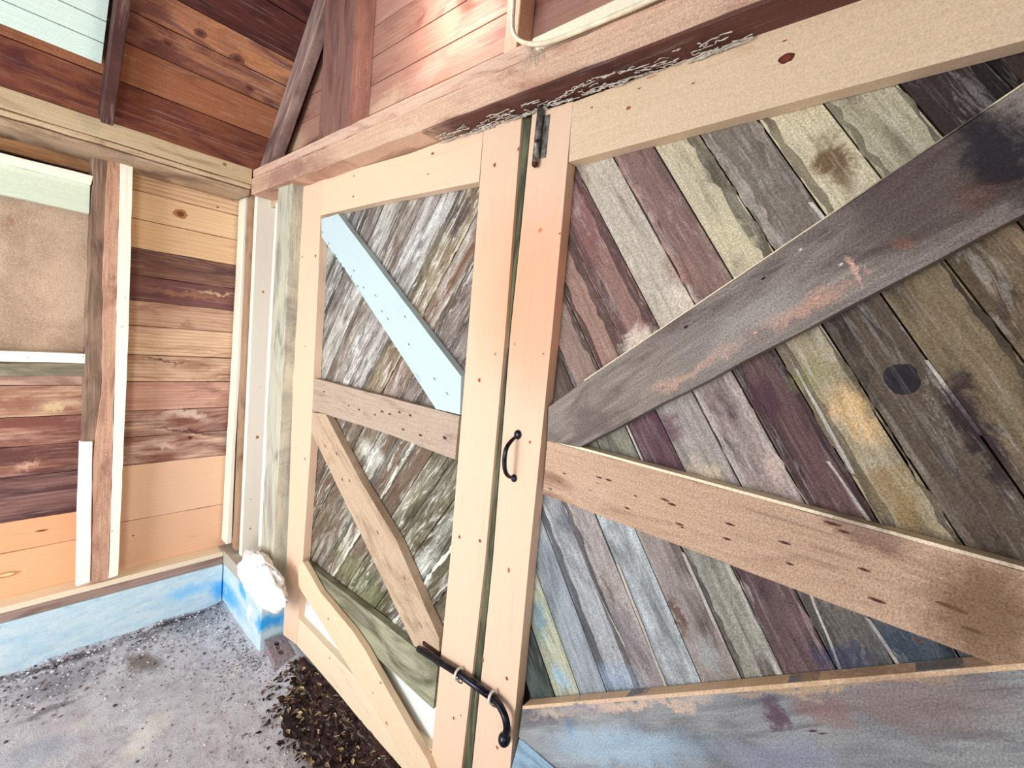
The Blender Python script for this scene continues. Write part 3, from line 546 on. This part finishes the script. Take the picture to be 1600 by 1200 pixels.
MRP = rail_to((855, 688.5), (848, 772), (1476, 859), (1600, 1056), XE, .003)
brdw('mid_rail', rail_to((855, 688.5), (848, 772), (1476, 859), (1600, 1056), XE, .003), .031, c(198, 166, 140), c(142, 106, 86), (.55, .4, .5), d2, mat=RD, marks=MR, amp=.001, seed=31, edge=(MRP[0], MRP[1], .0065))
# upper brace: rises from the mid rail to the far top corner
A, B, C_, D_ = PY(858, 632, 0), PY(1600, 132, 0), PY(905, 699, 0), PY(1600, 335, 0)
e = lambda p, q, x: p+(q-p)*((x-p.x)/(q.x-p.x))
P = [PY(857, 636, 0), PY(912, 596, 0), e(PY(912, 596, 0), B, XE-.02), e(C_, D_, XE-.02), C_, PY(855, 689, 0)]
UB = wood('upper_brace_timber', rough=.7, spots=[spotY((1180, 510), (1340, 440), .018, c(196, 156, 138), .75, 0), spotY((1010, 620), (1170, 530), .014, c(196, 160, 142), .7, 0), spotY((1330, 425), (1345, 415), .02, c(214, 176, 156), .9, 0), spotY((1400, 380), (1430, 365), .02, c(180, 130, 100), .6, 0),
    spotY((1490, 330), (1600, 240), .03, c(110, 70, 44), .7, 0), spotY((900, 660), (925, 670), .045, c(112, 98, 94), .8, 0), spotY((1300, 350), (1560, 240), .11, c(74, 58, 58), .75, 0), spotY((1500, 270), (1620, 200), .12, c(34, 30, 38), .95, 0), spotY((1090, 560), (1260, 440), .03, c(176, 174, 170), .4, 0)])  # dark patches at the upper right end: shadow painted onto the brace
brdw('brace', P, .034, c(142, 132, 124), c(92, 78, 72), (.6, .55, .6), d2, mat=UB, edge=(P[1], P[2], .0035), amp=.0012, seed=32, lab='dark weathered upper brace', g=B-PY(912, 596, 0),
     marks=[(1193, 435, .011, .005, c(20, 16, 18), c(130, 126, 120)), (1072, 511, .012, .006, c(20, 16, 18), c(120, 110, 104)), (1251, 390, .006, .004, c(226, 220, 206), c(150, 146, 140)), (1314, 413, .007, .004, c(226, 214, 200), c(150, 140, 130)), (1276, 466, .014, .006, c(226, 196, 172), c(120, 90, 80)), (1232, 492, .010, .004, c(222, 186, 166), c(160, 120, 104)), (1215, 505, .008, .004, c(222, 186, 166), c(160, 120, 104)), (1180, 520, .01, .004, c(222, 186, 166), c(160, 120, 104))])
# lower brace
A, B = PY(817, 1103, 0), PY(1540, 1041, 0)
zgr = PY(811, 1152, 0).z
LA = PY(810.5, 1150, 0); s_ = (B.z-A.z)/(B.x-A.x); wv_ = .20
xw = A.x+.005+(wv_-(A.z-zgr))/s_
P = [A, e(A, B, XE-.02), Vector((XE-.02, 0, A.z+s_*(XE-.02-A.x)-wv_)), Vector((xw, 0, zgr)), Vector((LA.x, 0, zgr))]
LB = wood('lower_brace_timber', rough=.7, figure=.3, spots=[spotY((830, 1118), (1130, 1085), .012, c(216, 188, 166), .8, 0), spotY((1130, 1082), (1540, 1046), .010, c(196, 164, 126), .7, 0), spotY((1190, 1090), (1230, 1140), .02, c(92, 66, 84), .9, 0), spotY((890, 1120), (900, 1170), .012, c(76, 112, 150), .75, 0),  # tan bands along the top: lit upper edge painted in
    spotY((1240, 1110), (1330, 1100), .03, c(136, 98, 92), .6, 0), spotY((850, 1165), (1110, 1170), .05, c(170, 196, 214), .7, 0), spotY((1120, 1180), (1320, 1190), .04, c(146, 148, 168), .6, 0), spotY((1300, 1100), (1600, 1090), .05, c(146, 118, 110), .5, 0), spotY((870, 1112), (950, 1108), .008, c(90, 110, 140), .6, 0)])
brdw('brace', P, .034, c(150, 152, 152), c(98, 98, 104), (.65, .5, .5), d2, mat=LB, amp=.001, seed=33, edge=(P[0]-Z_*.010, P[1]-Z_*.010, .0105, c(222, 190, 156)), lab='wide blue grey lower brace', g=B-A,
     marks=[(937, 1141, .005, .004, c(60, 90, 130), c(130, 150, 176)), (1270, 1142, .012, .003, c(60, 40, 50), c(120, 100, 104)), (1285, 1146, .012, .002, c(50, 36, 50), c(120, 100, 104)), (872, 1174, .005, .003, c(60, 100, 140), c(150, 180, 200))])
brdw('lower_rail', rail_to((811, 1153.5), (795, 1213), (865, 1201), (860, 1273), XE, .003), .031, c(150, 180, 200), c(96, 120, 140), (.6, .5, .4), d2, amp=.001, seed=34, lab='blue grey lower rail')
M = MB(); M.prism([(PY(797, 1200).x, .003, .115), (XE, .003, .115), (XE, .003, .25), (PY(797, 1200).x, .003, .25)], (0, .03, 0), g=X_, t1=c(240, 218, 178), t2=c(214, 178, 134), par=(.4, .3, .2)); M.build('bottom_rail', PIN, d2, bevel=.002)
M = MB(); M.prism([(PY(797, 1200).x, .036, .2), (XE, .036, .2), (XE, .036, .45), (PY(797, 1200).x, .036, .45)], (0, .012, 0), g=X_, t1=c(228, 232, 232), t2=c(206, 206, 196), par=(.3, .2, .15)); M.build('infill_panel', OLD, d2)
kr = [-1.93, -1.77, -1.615, -1.463, -1.312, -1.165, -1.01, -.855, -.705, -.54, -.38, -.226, -.075, .092, .252, .408, .56, .715, .87, 1.03, 1.19, 1.35]
U = {6: ((150, 120, 112), (110, 80, 76)), 7: ((160, 118, 108), (116, 74, 74)), 8: ((152, 106, 102), (118, 76, 80)), 9: ((188, 176, 164), (150, 128, 116)), 10: ((140, 104, 100), (104, 66, 74)), 11: ((200, 187, 158), (142, 126, 100)), 12: ((126, 114, 106), (92, 78, 74)),
     13: ((206, 192, 158), (150, 130, 96)), 14: ((176, 167, 138), (136, 124, 98)), 15: ((58, 42, 44), (36, 26, 30)), 16: ((60, 44, 40), (36, 26, 28)), 17: ((70, 52, 40), (40, 30, 26)), 18: ((80, 62, 44), (46, 34, 28))}
Lw = {0: ((70, 84, 76), (40, 50, 50)), 1: ((176, 182, 156), (120, 128, 110)), 2: ((146, 158, 166), (98, 110, 124)), 3: ((164, 168, 172), (114, 118, 128)), 4: ((164, 154, 156), (112, 104, 120)), 5: ((178, 190, 194), (124, 124, 128)), 6: ((150, 136, 136), (104, 84, 84)),
      7: ((146, 144, 136), (100, 88, 82)), 8: ((112, 82, 88), (78, 50, 62)), 9: ((124, 116, 108), (72, 66, 74)), 10: ((92, 96, 102), (50, 56, 66)), 11: ((78, 78, 86), (44, 46, 58)), 12: ((120, 96, 84), (80, 56, 54)), 13: ((90, 70, 56), (60, 44, 40))}
G_ = lambda D_, i, p: (D_.get(i, ((110, 90, 80), (70, 50, 46)))[0], D_.get(i, ((110, 90, 80), (70, 50, 46)))[1], p)
Mi = {5: ((140, 140, 120), (100, 96, 82)), 6: ((136, 134, 118), (90, 84, 74)), 7: ((110, 70, 86), (84, 50, 66)), 8: ((162, 150, 148), (116, 100, 102)), 9: ((162, 142, 142), (110, 80, 88)), 10: ((112, 76, 78), (74, 44, 56)), 11: ((172, 154, 120), (122, 102, 76)), 12: ((100, 82, 68), (58, 44, 42)), 13: ((136, 114, 82), (84, 64, 50)), 14: ((128, 104, 74), (80, 58, 46)), 15: ((100, 80, 56), (60, 44, 34)), 16: ((92, 74, 54), (56, 42, 34))}
KR_ = [k_+CZ+1.47*CX for k_ in kr]
xr0 = PY(897, 300, .035).x-.06; zmr = PY(855, 730).z
M = MB()
# the panel above the middle rail: boards seen above and below the brace are the same lengths
cu_ = [G_(U, i, (.5, .55, .5)) for i in range(len(kr)-1)]; ml_ = [G_(Mi, i, (.6, .8, .5)) for i in range(len(kr)-1)]; ll_ = [G_(Lw, i, (.65, .75, .5)) for i in range(len(kr)-1)]
bz0 = PY(905, 640, .035); bz1 = PY(1600, 232, .035); bs_ = (bz1.z-bz0.z)/(bz1.x-bz0.x)   # centre line of the brace: boards butt there
def strips2(M, poly, slope, ks, cols, y0, th):
    for i in range(len(ks)-1):
        p2 = clip(poly, (slope, -1), -(ks[i]+.0025)); p2 = clip(p2, (-slope, 1), ks[i+1]-.0025) if p2 else p2
        if len(p2) < 3: continue
        a, b, p = cols[i]; a, b = ds(a, .68, 1.04), ds(b, .65, .86); p = (p[0], p[1]*.75, p[2]); yy = y0+random.Random(i*7+3).uniform(0, .004)
        M.prism([(u, yy, v) for u, v in p2], (0, th, 0), g=Vector((1, 0, slope)), t1=c(*a), t2=c(*b), par=p)
        edge_stain(M, poly, slope, ks, i, yy, a, b)
zx = lambda x: bz0.z+bs_*(x-bz0.x)
xt = bz0.x+(TOPZ-.02-bz0.z)/bs_
strips2(M, [(xr0, zx(xr0)), (min(xt, XE), zx(min(xt, XE))), (min(xt, XE), TOPZ-.02), (xr0, TOPZ-.02)], -1.47, KR_, cu_, .035, .018)
strips2(M, [(xr0, zmr), (XE, zmr), (XE, min(TOPZ-.02, zx(XE))), (min(xt, XE), zx(min(xt, XE))), (xr0, zx(xr0))], -1.47, KR_, ml_, .035, .018)
strips2(M, [(xr0, zgr-.05), (XE, zgr-.05), (XE, zmr-.001), (xr0, zmr-.001)], -1.47, KR_, ll_, .035, .018)
M.prism([(xr0, .058, .12), (XE+.05, .058, .12), (XE+.05, .058, TOPZ-.02), (xr0, .058, TOPZ-.02)], (0, .01, 0), g=Z_, t1=c(34, 28, 30), t2=c(24, 20, 22))
# pale worn edges along some boards
gd = Vector((1, 0, -1.47)).normalized()
for (p, q, w) in (((1064, 862), (1156, 1068), .008), ((962, 880), (1041, 1080), .008), ((1262, 316), (1290, 350), .008), ((1160, 640), (1262, 790), .005), ((975, 660), (1003, 722), .006), ((1085, 612), (1160, 760), .005), ((1290, 720), (1370, 835), .007), ((1255, 905), (1310, 1045), .006), ((1352, 965), (1405, 1046), .007), ((1443, 562), (1530, 680), .006), ((1240, 575), (1330, 740), .006), ((921, 900), (975, 1010), .004)):
    a, b = PY(*p, .0342), PY(*q, .0342); M.prism(rough([a, b, b+X_*w, a+X_*w], .0012, .04, int(p[0])), (0, .003, 0), g=b-a, t1=c(198, 192, 182), t2=c(130, 120, 112), par=(.5, .6, .4))
for kx, ky, r_ in ((1409, 592, .026), ): M.disc(PY(kx, ky, .0333), -Y_, gd, r_, r_*.85, c(34, 32, 38), c(44, 38, 44), mi=1)
DR = wood('right_door_planks', bumpy=.7, peel=.22, spots=[
    spotY((1275, 215), (1325, 295), .022, c(104, 74, 42), .9), spotY((1305, 600), (1365, 700), .03, c(222, 186, 134), .95), spotY((1370, 730), (1440, 830), .03, c(140, 110, 56), .6), spotY((1010, 545), (985, 520), .04, c(226, 212, 196), .8), spotY((1085, 480), (1040, 450), .03, c(222, 206, 188), .7),
    spotY((1105, 330), (1180, 420), .03, c(214, 202, 168), .7), spotY((1100, 255), (1120, 290), .02, c(86, 82, 66), .7), spotY((900, 290), (930, 420), .03, c(128, 84, 86), .6), spotY((1470, 560), (1600, 760), .018, c(52, 34, 44), .9), spotY((1490, 620), (1590, 800), .014, c(40, 28, 34), .8),
    spotY((1180, 600), (1220, 660), .03, c(78, 50, 62), .7), spotY((1080, 730), (1130, 760), .03, c(216, 196, 170), .7), spotY((1190, 700), (1230, 770), .02, c(204, 180, 168), .7), spotY((1200, 860), (1150, 900), .03, c(160, 100, 110), .0), spotY((1040, 640), (1050, 690), .03, c(90, 50, 70), .6),
    spotY((840, 940), (850, 1000), .03, c(80, 130, 160), .6), spotY((860, 1040), (890, 1080), .03, c(150, 190, 220), .6), spotY((930, 1060), (1010, 1070), .04, c(150, 176, 206), .5), spotY((1090, 1000), (1130, 1060), .03, c(168, 176, 176), .6), spotY((1050, 930), (1075, 1000), .010, c(96, 66, 56), .8), spotY((960, 950), (940, 890), .01, c(110, 88, 70), .7),
    spotY((1270, 1020), (1380, 1040), .03, c(50, 60, 96), .6), spotY((1350, 980), (1480, 1040), .04, c(30, 60, 80), .5), spotY((1040, 400), (1090, 440), .03, c(160, 120, 110), .5), spotY((1260, 570), (1280, 600), .04, c(150, 146, 100), .5)])
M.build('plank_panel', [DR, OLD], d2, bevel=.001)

# ================================================================== HARDWARE
IRON = simple('blackened_iron', c(44, 44, 58), .28, .8, .6, .25, 40, .15)
STEEL = simple('dull_steel', c(140, 138, 132), .5, .5, .5, .3, 60, .5)
RUST = simple('rusty_iron', c(86, 46, 42), .6, .4, .4, .3, 90, .5)
def sphere(M, ctr, r, ax=(1, 1, 1), seg=16, ring=10, **k):
    vs = []; fs = []; ctr = Vector(ctr)
    for i in range(ring+1):
        ph = math.pi*i/ring
        for j in range(seg):
            th = 2*math.pi*j/seg; vs.append(ctr+Vector((math.sin(ph)*math.cos(th)*ax[0], math.sin(ph)*math.sin(th)*ax[1], math.cos(ph)*ax[2]))*r)
    for i in range(ring):
        for j in range(seg):
            q = (j+1) % seg; fs.append([i*seg+j, (i+1)*seg+j, (i+1)*seg+q, i*seg+q])
    M.raw(vs, fs, **k)
# pull handle
ht, hb_ = PY(810, 679, 0), PY(804, 747, 0)
h = thing('pull_handle', hb_, 'small black bow pull handle on the pine stile of the right door', 'handle')
def bez(pts, n=8):
    out = []
    P = [Vector(p) for p in pts]; P = [P[0]*2-P[1]]+P+[P[-1]*2-P[-2]]
    for i in range(1, len(P)-2):
        for k_ in range(n):
            t = k_/n; a, b, cc_, d = P[i-1], P[i], P[i+1], P[i+2]
            out.append(.5*((2*b)+(cc_-a)*t+(2*a-5*b+4*cc_-d)*t*t+(3*b-a-3*cc_+d)*t**3))
    out.append(P[-2]); return out
M = MB(); L1 = Vector((0, -.042, 0))
path = [ht+Vector((0, -.008, -.004)), ht+Vector((-.003, -.024, -.016)), ht+L1+Vector((-.004, .002, -.034)), (ht+hb_)/2+L1+Vector((-.004, -.003, 0)), hb_+L1+Vector((-.004, .002, .03)), hb_+Vector((-.003, -.026, .010)), hb_+Vector((0, -.008, .002))]
bp = bez(path, 8); n = len(bp); M.tube(bp, [.0042+.0022*math.sin(math.pi*i/(n-1)) for i in range(n)], 12); M.build('grip', IRON, h, smooth=True)
for p, r_ in ((ht, .0115), (hb_, .0095)):
    M = MB(); sphere(M, p+Vector((0, -.003, 0)), r_, (1, .75, 1.15)); M.build('rosette', IRON, h, smooth=True)
# cane shaped latch bar through two loops
l0, l1, l2 = PY(652, 1012, -.02), PY(718, 1053, -.02), PY(772, 1092, -.02)
lb = thing('latch_bar', l1, 'black iron bar with a curved handle latching the two doors together', 'latch')
M = MB(); M.tube([l0, l0.lerp(l2, .02), l1, l2], [.005, .0105, .0105, .0105], 14); M.build('bar', IRON, lb, smooth=True)
hp = bez([l2, PY(781, 1103, -.025), PY(789, 1120, -.03), PY(792, 1138, -.03), PY(789, 1152, -.03)], 6)
M = MB(); M.tube(hp, [.0110-.001*math.sin(math.pi*i/(len(hp)-1)) for i in range(len(hp))], 14); M.build('curved_handle', IRON, lb, smooth=True)
M = MB(); sphere(M, PY(788, 1155, -.03), .0175, (1, 1, 1.15)); M.build('knob', IRON, lb, smooth=True)
TIE = simple('white_plastic', c(226, 226, 216), .5, 0, .5, .1, 40, .1)
for i, (cx_, cy_, lab) in enumerate(((717, 1053, 'white tie around the latch bar on the left door stile'), (770, 1089, 'white tie around the latch bar near its curved handle'))):
    p = PY(cx_, cy_, -.02); t = (l2-l0).normalized(); a = Vector((0, 1, 0)); b = t.cross(a).normalized(); M = MB()
    ring = [p+a*math.cos(u)*.0165+b*math.sin(u)*.0165 for u in [2*math.pi*k_/20 for k_ in range(21)]]
    ti = thing('cable_tie', p, lab, 'tie', 'ties holding the latch bar')
    M.tube(ring, .004, 8); M.build('loop', TIE, ti, smooth=True)
    M = MB(); M.tube(bez([p-b*.012+Vector((0, -.005, 0)), p+Vector((.002, -.002, -.022)), p+Vector((.006, .010, -.032)), p+Vector((.004, .012, -.020))], 5), .0022, 8); M.build('tail', STEEL, ti, smooth=True)
M = MB(); a, b = PY(660, 1004, -.004), PY(687, 1023, -.004); M.prism([a+Z_*.004, b+Z_*.004, b-Z_*.008, a-Z_*.006], (0, .006, 0)); tag(M.build('rusty_strap', RUST, base=a, bevel=.001), 'short rusty iron strap just above the latch bar', 'strap')
# sliding bolt at the top of the right door
pt, pb_ = PY(850, 182, 0), PY(843, 249, 0)
sb_ = thing('slide_bolt', pb_, 'old grey metal slide bolt at the top of the right door', 'bolt')
M = MB(); M.prism(pxy([(842, 182), (859, 178), (852, 246), (836, 248)], -.003), (0, .003, 0), g=Z_); M.build('back_plate', STEEL, sb_, bevel=.001)
M = MB(); M.tube([pt+Vector((-.004, -.012, .018)), pb_+Vector((-.004, -.012, -.012))], .0085, 12); M.build('barrel', STEEL, sb_, smooth=True)
M = MB(); sphere(M, pb_+Vector((-.004, -.012, -.016)), .0085); M.build('bolt_end', RUST, sb_, smooth=True)
M = MB(); M.tube([PY(845, 220, -.012), PY(837, 221, -.03)], .004, 10); M.build('bolt_knob', RUST, sb_, smooth=True)
for q_ in (h, sb_):
    q_.parent = d2; q_.location = q_.location-d2.location
    del q_['category']
# cable
CAB = simple('cream_cable', c(246, 236, 204), .5, 0, .4, .08, 30, .1)
M = MB(); zc_ = 2.3742
cp = bez([PY(806, -60, -.06), PY(804, -20, -.06), PY(802, 15, -.065), PY(801, 42, -.075), PY(806, 58, -.084), PY(820, 67, -.090), PY(840, 69, -.093), PY(866, 63, -.0925), PY(900, 50, -.0925), PY(950, 29, -.0925), PY(1010, 3, -.0925), PY(1090, -33, -.0925)], 6)
M.tube(cp, .0055, 10); tag(M.build('electric_cable', CAB, base=cp[20], smooth=True), 'white electric cable hanging in a loop above the header beam', 'cable')
# cobwebs
WEB = simple('dusty_cobweb', c(214, 208, 196), .9, 0, .1, .1, 80, .1)
M = MB(); rw = random.Random(3); xw0, xw1 = PY(690, 222).x, PY(1150, 60).x
for k_ in range(150):
    t = rw.random(); x = xw0+t*(xw1-xw0); yy = -.004-abs(rw.gauss(0, .008)) if k_ % 3 else rw.uniform(-.05, -.02); z = ZH-.008-rw.uniform(0, .006)
    pts = [Vector((x+i*rw.uniform(.004, .012), yy+rw.uniform(-.003, .003), z+rw.uniform(-.004, .001))) for i in range(rw.randint(3, 8))]
    M.tube(bez(pts, 3), [rw.uniform(.0004, .0016) for _ in range((len(pts)-1)*3+1)], 5)
for k_ in range(16):
    x = PY(820+rw.uniform(0, 30), 70, -.08).x; p = Vector((x, -.079, 2.345)); M.tube(bez([p, p+Vector((rw.uniform(-.01, .01), -.004, -.02)), p+Vector((rw.uniform(-.02, .02), -.003, -.045-rw.uniform(0, .03)))], 3), .0006, 4)
tag(M.build('cobweb', WEB, base=PY(900, 150), smooth=True), 'dusty white cobweb strands under the header beam', 'cobweb', kind='stuff')
# bulb on the gable above the frame
lp = PY(698, -48, -.06)
bl = thing('light_bulb', lp, 'bare glowing bulb high on the gable wall', 'lamp')
GL = simple('glowing_glass', c(255, 240, 220), .4, 0, .5, 0, 10, 0, em=((1, .86, .72, 1), 12))
M = MB(); sphere(M, lp, .03, (1, 1, 1.15)); M.build('glass', GL, bl, smooth=True)
M = MB(); M.tube([lp+Vector((0, .02, .028)), lp+Vector((0, .118, .05))], .018, 14); M.build('socket', TIE, bl, smooth=True)
# ================================================================== CORNER DEBRIS
FOAM = simple('white_foam', c(252, 250, 248), .8, 0, .2, .06, 30, .6)
M = MB(); ctr = (PY(408, 905, -.10)+Vector((0, 0, 0))); vs = []; fs = []
seg, ring = 44, 30
pw, ph = abs(PY(441, 900, -.1).x-PY(375, 900, -.1).x)/2, abs(PY(408, 868, -.1).z-PY(408, 942, -.1).z)/2
for i in range(ring+1):
    a = math.pi*i/ring
    for j in range(seg):
        th = 2*math.pi*j/seg; d = Vector((math.sin(a)*math.cos(th), math.sin(a)*math.sin(th), math.cos(a)))
        k_ = 1+.22*noise.noise(d*2.2+Vector((3, 1, 5)))+.12*noise.noise(d*6)+.05*noise.noise(d*14)
        vs.append(ctr+Vector((d.x*pw*k_, d.y*.052*k_, d.z*ph*k_)))
for i in range(ring):
    for j in range(seg): q = (j+1) % seg; fs.append([i*seg+j, (i+1)*seg+j, (i+1)*seg+q, i*seg+q])
M.raw(vs, fs); tag(M.build('foam_lump', FOAM, base=ctr-Z_*ph, smooth=True), 'lump of crumpled white insulation foam on the corner of the foundation', 'foam')
# brick with three holes
bt = .075
A, B, D_ = PZ(413, 1000, bt), PZ(441, 990, bt), PZ(433, 1044, bt)
ux = (D_-A); uy = (B-A); L1_, L2_ = .19, .085
ux = ux.normalized(); uy = (uy-ux*uy.dot(ux)).normalized()
BRK = simple('grey_brick', c(158, 146, 152), .85, 0, .2, .18, 90, .6)
me = bmesh.new()
Mx = MB(); hol = []
# top plate with holes: grid of small cells minus the holes
def brick_mesh():
    vs = []; fs = []; nu, nv = 38, 17; idx = {}
    def inside(u, v):
        return any(((u-cu)/.018)**2+((v-cv)/.014)**2 < 1 for cu, cv in hc)
    hc = [(L1_*.30, L2_*.5), (L1_*.50, L2_*.5), (L1_*.70, L2_*.5)]
    def snap(u, v): return u, v
    def P3(u, v, z): return A+ux*u+uy*v+Vector((0, 0, z))
    for z, flip in ((0, 0), (-.057, 1)):
        gid = {}
        for i in range(nu+1):
            for j in range(nv+1):
                u, v = L1_*i/nu, L2_*j/nv
                gid[i, j] = len(vs); vs.append(P3(u, v, z))
        for i in range(nu):
            for j in range(nv):
                if inside(L1_*(i+.5)/nu, L2_*(j+.5)/nv): continue
                f = [gid[i, j], gid[i+1, j], gid[i+1, j+1], gid[i, j+1]]; fs.append(f if not flip else f[::-1])
        idx[flip] = gid
    for i in range(nu):
        for j in (0, nv): fs.append([idx[0][i, j], idx[0][i+1, j], idx[1][i+1, j], idx[1][i, j]])
    for j in range(nv):
        for i in (0, nu): fs.append([idx[0][i, j], idx[0][i, j+1], idx[1][i, j+1], idx[1][i, j]])
    for i in range(nu):
        for j in range(nv):
            if not inside(L1_*(i+.5)/nu, L2_*(j+.5)/nv): continue
            for (di, dj, e0, e1) in ((-1, 0, (i, j), (i, j+1)), (1, 0, (i+1, j), (i+1, j+1)), (0, -1, (i, j), (i+1, j)), (0, 1, (i, j+1), (i+1, j+1))):
                if not inside(L1_*(i+di+.5)/nu, L2_*(j+dj+.5)/nv): fs.append([idx[0][e0], idx[0][e1], idx[1][e1], idx[1][e0]])
    return vs, fs
vs, fs = brick_mesh(); Mx.raw(vs, fs); tag(Mx.build('brick', BRK, base=A-Vector((0, 0, .057))), 'grey brick with three round holes lying at the foot of the left door', 'brick')
# gravel along the foundation
M = MB(); rg = random.Random(9)
ico = bmesh.new(); bmesh.ops.create_icosphere(ico, subdivisions=1, radius=1); iv = [v.co.copy() for v in ico.verts]; ifs = [[v.index for v in f.verts] for f in ico.faces]; ico.free()
def peb(x, y, r, tcol):
    q = Matrix.Rotation(rg.uniform(0, 6), 3, 'Z'); s3 = Vector((rg.uniform(.7, 1.3), rg.uniform(.7, 1.2), rg.uniform(.4, .8)))
    M.raw([q @ Vector((v.x*s3.x, v.y*s3.y, v.z*s3.z))*r*rg.uniform(.85, 1.1)+Vector((x, y, fh(x, y)+r*.25)) for v in iv], ifs, t1=tcol, t2=DK, par=(.3, .2, .4))
PC = [(126, 110, 112), (150, 148, 158), (176, 180, 190), (134, 122, 120), (224, 226, 230), (130, 128, 142), (160, 154, 152), (84, 66, 70), (196, 194, 200), (206, 204, 210)]
for k_ in range(3600):
    if k_ < 1900: x = .11+abs(rg.gauss(0, .17)); y = rg.uniform(-1.8, -.10)
    elif k_ < 2500: x = rg.uniform(.12, .75); y = -.10-abs(rg.gauss(0, .08))
    elif k_ < 2900: x = rg.uniform(.62, 1.05); y = -.03-abs(rg.gauss(0, .07))
    else: x = rg.uniform(.5, 2.2); y = -.2-abs(rg.gauss(0, .18))
    peb(x, y, rg.uniform(.002, .0075)*(.7 if k_ > 1700 else 1), c(*rg.choice(PC)))
tag(M.build('gravel', OLD), 'loose grey gravel scattered along the blue foundation', 'gravel', kind='stuff')
# leaf litter at the door foot
M = MB(); LC = [(96, 68, 54), (58, 36, 34), (150, 126, 92), (206, 190, 156), (36, 22, 24), (120, 84, 66), (80, 60, 44), (180, 160, 120), (60, 44, 44)]
for k_ in range(5200):
    x = rg.uniform(.78, 2.6); y = .0-abs(rg.gauss(0, .085)); 
    if x < .86 or (x < 1.0 and rg.random() < .7): continue
    s_ = rg.uniform(.006, .019); z = fh(x, y)+rg.uniform(0, .014); q = (Matrix.Rotation(rg.uniform(0, 6.28), 3, 'Z') @ Matrix.Rotation(rg.uniform(-.9, .9), 3, 'X')); w = rg.uniform(.3, .6)
    vs = [q @ Vector((-1, 0, 0))*s_, q @ Vector((-.2, -w, .3))*s_, q @ Vector((1, 0, .1))*s_, q @ Vector((-.1, w, .35))*s_, q @ Vector((-.1, 0, -.05))*s_]
    cl = LC[4] if rg.random() < .3 else rg.choice(LC); M.raw([v+Vector((x, y, z)) for v in vs], [[0, 1, 4], [1, 2, 4], [2, 3, 4], [3, 0, 4]], g=q @ X_, n=Z_, t1=c(*cl), t2=DK, par=(.5, .5, .3))
tag(M.build('leaf_litter', OLD), 'dark dead leaves and chips piled along the foot of the left door', 'leaf litter', kind='stuff')
M = MB(); vs = []; fs = []; nx2, ny2 = 120, 16
for i in range(nx2+1):
    x = .88+1.72*i/nx2
    for j in range(ny2+1):
        t = j/ny2; y = .01-(.19+.05*noise.noise(Vector((x*5, 0, 3)))+.035*noise.noise(Vector((x*22, 0, 5))))*t*min(1, .25+(x-.88)*3.2); vs.append((x, y, fh(x, y)+.004+.012*(1-t)*(1+noise.noise(Vector((x*30, y*30, 0))))-(.03 if j == ny2 else 0)))
for i in range(nx2):
    for j in range(ny2): a = i*(ny2+1)+j; fs.append([a, a+ny2+1, a+ny2+2, a+1][::-1])
M.raw(vs, fs, t1=c(66, 44, 42), t2=c(34, 20, 22), par=(.8, .8, .8)); tag(M.build('humus', OLD, smooth=True), 'dark brown soil strip under the dead leaves by the doors', 'soil', kind='stuff')
# ================================================================== LIGHT
W = bpy.data.worlds.new('world'); SC.world = W; W.use_nodes = True; bg = W.node_tree.nodes['Background']; bg.inputs[0].default_value = (.86, .94, 1, 1); bg.inputs[1].default_value = .62
def light(name, typ, loc, energy, col, size=.1, to=None, sy=None):
    d = bpy.data.lights.new(name, typ); d.energy = energy; d.color = col
    if typ == 'AREA':
        d.size = size
        if sy: d.shape = 'RECTANGLE'; d.size_y = sy
    elif typ == 'POINT': d.shadow_soft_size = size
    o = bpy.data.objects.new(name, d); COL.objects.link(o); o.location = loc
    if to is not None: o.rotation_euler = (Vector(to)-Vector(loc)).to_track_quat('-Z', 'Y').to_euler()
    return o
light('bulb_light', 'POINT', lp+Vector((0, -.04, -.0)), 12, (1, .85, .76), .03)
light('doorway_daylight', 'AREA', (1.7, -3.3, 1.05), 84, (.95, .97, 1), 1.3, (.25, -.1, .95), 1.7)
light('window_daylight', 'AREA', (.5, -3.2, 1.5), 12, (1, .95, .88), .8, (1.6, 0, 1.2), .9)
sw = light('side_fill', 'AREA', (3.9, -2.0, 1.35), 6, (1, .98, .95), .6, (0, -.12, 1.25), .9); sw.data.spread = math.radians(60)  # added fill lamp to brighten right-facing timber; no window is built there
SC.view_settings.view_transform = 'Standard'; SC.view_settings.look = 'None'; SC.view_settings.gamma = 1; SC.view_settings.use_curve_mapping = False
SC.view_settings.exposure = .19
for o in bpy.data.objects:
    if '_base' in o.keys(): del o['_base']
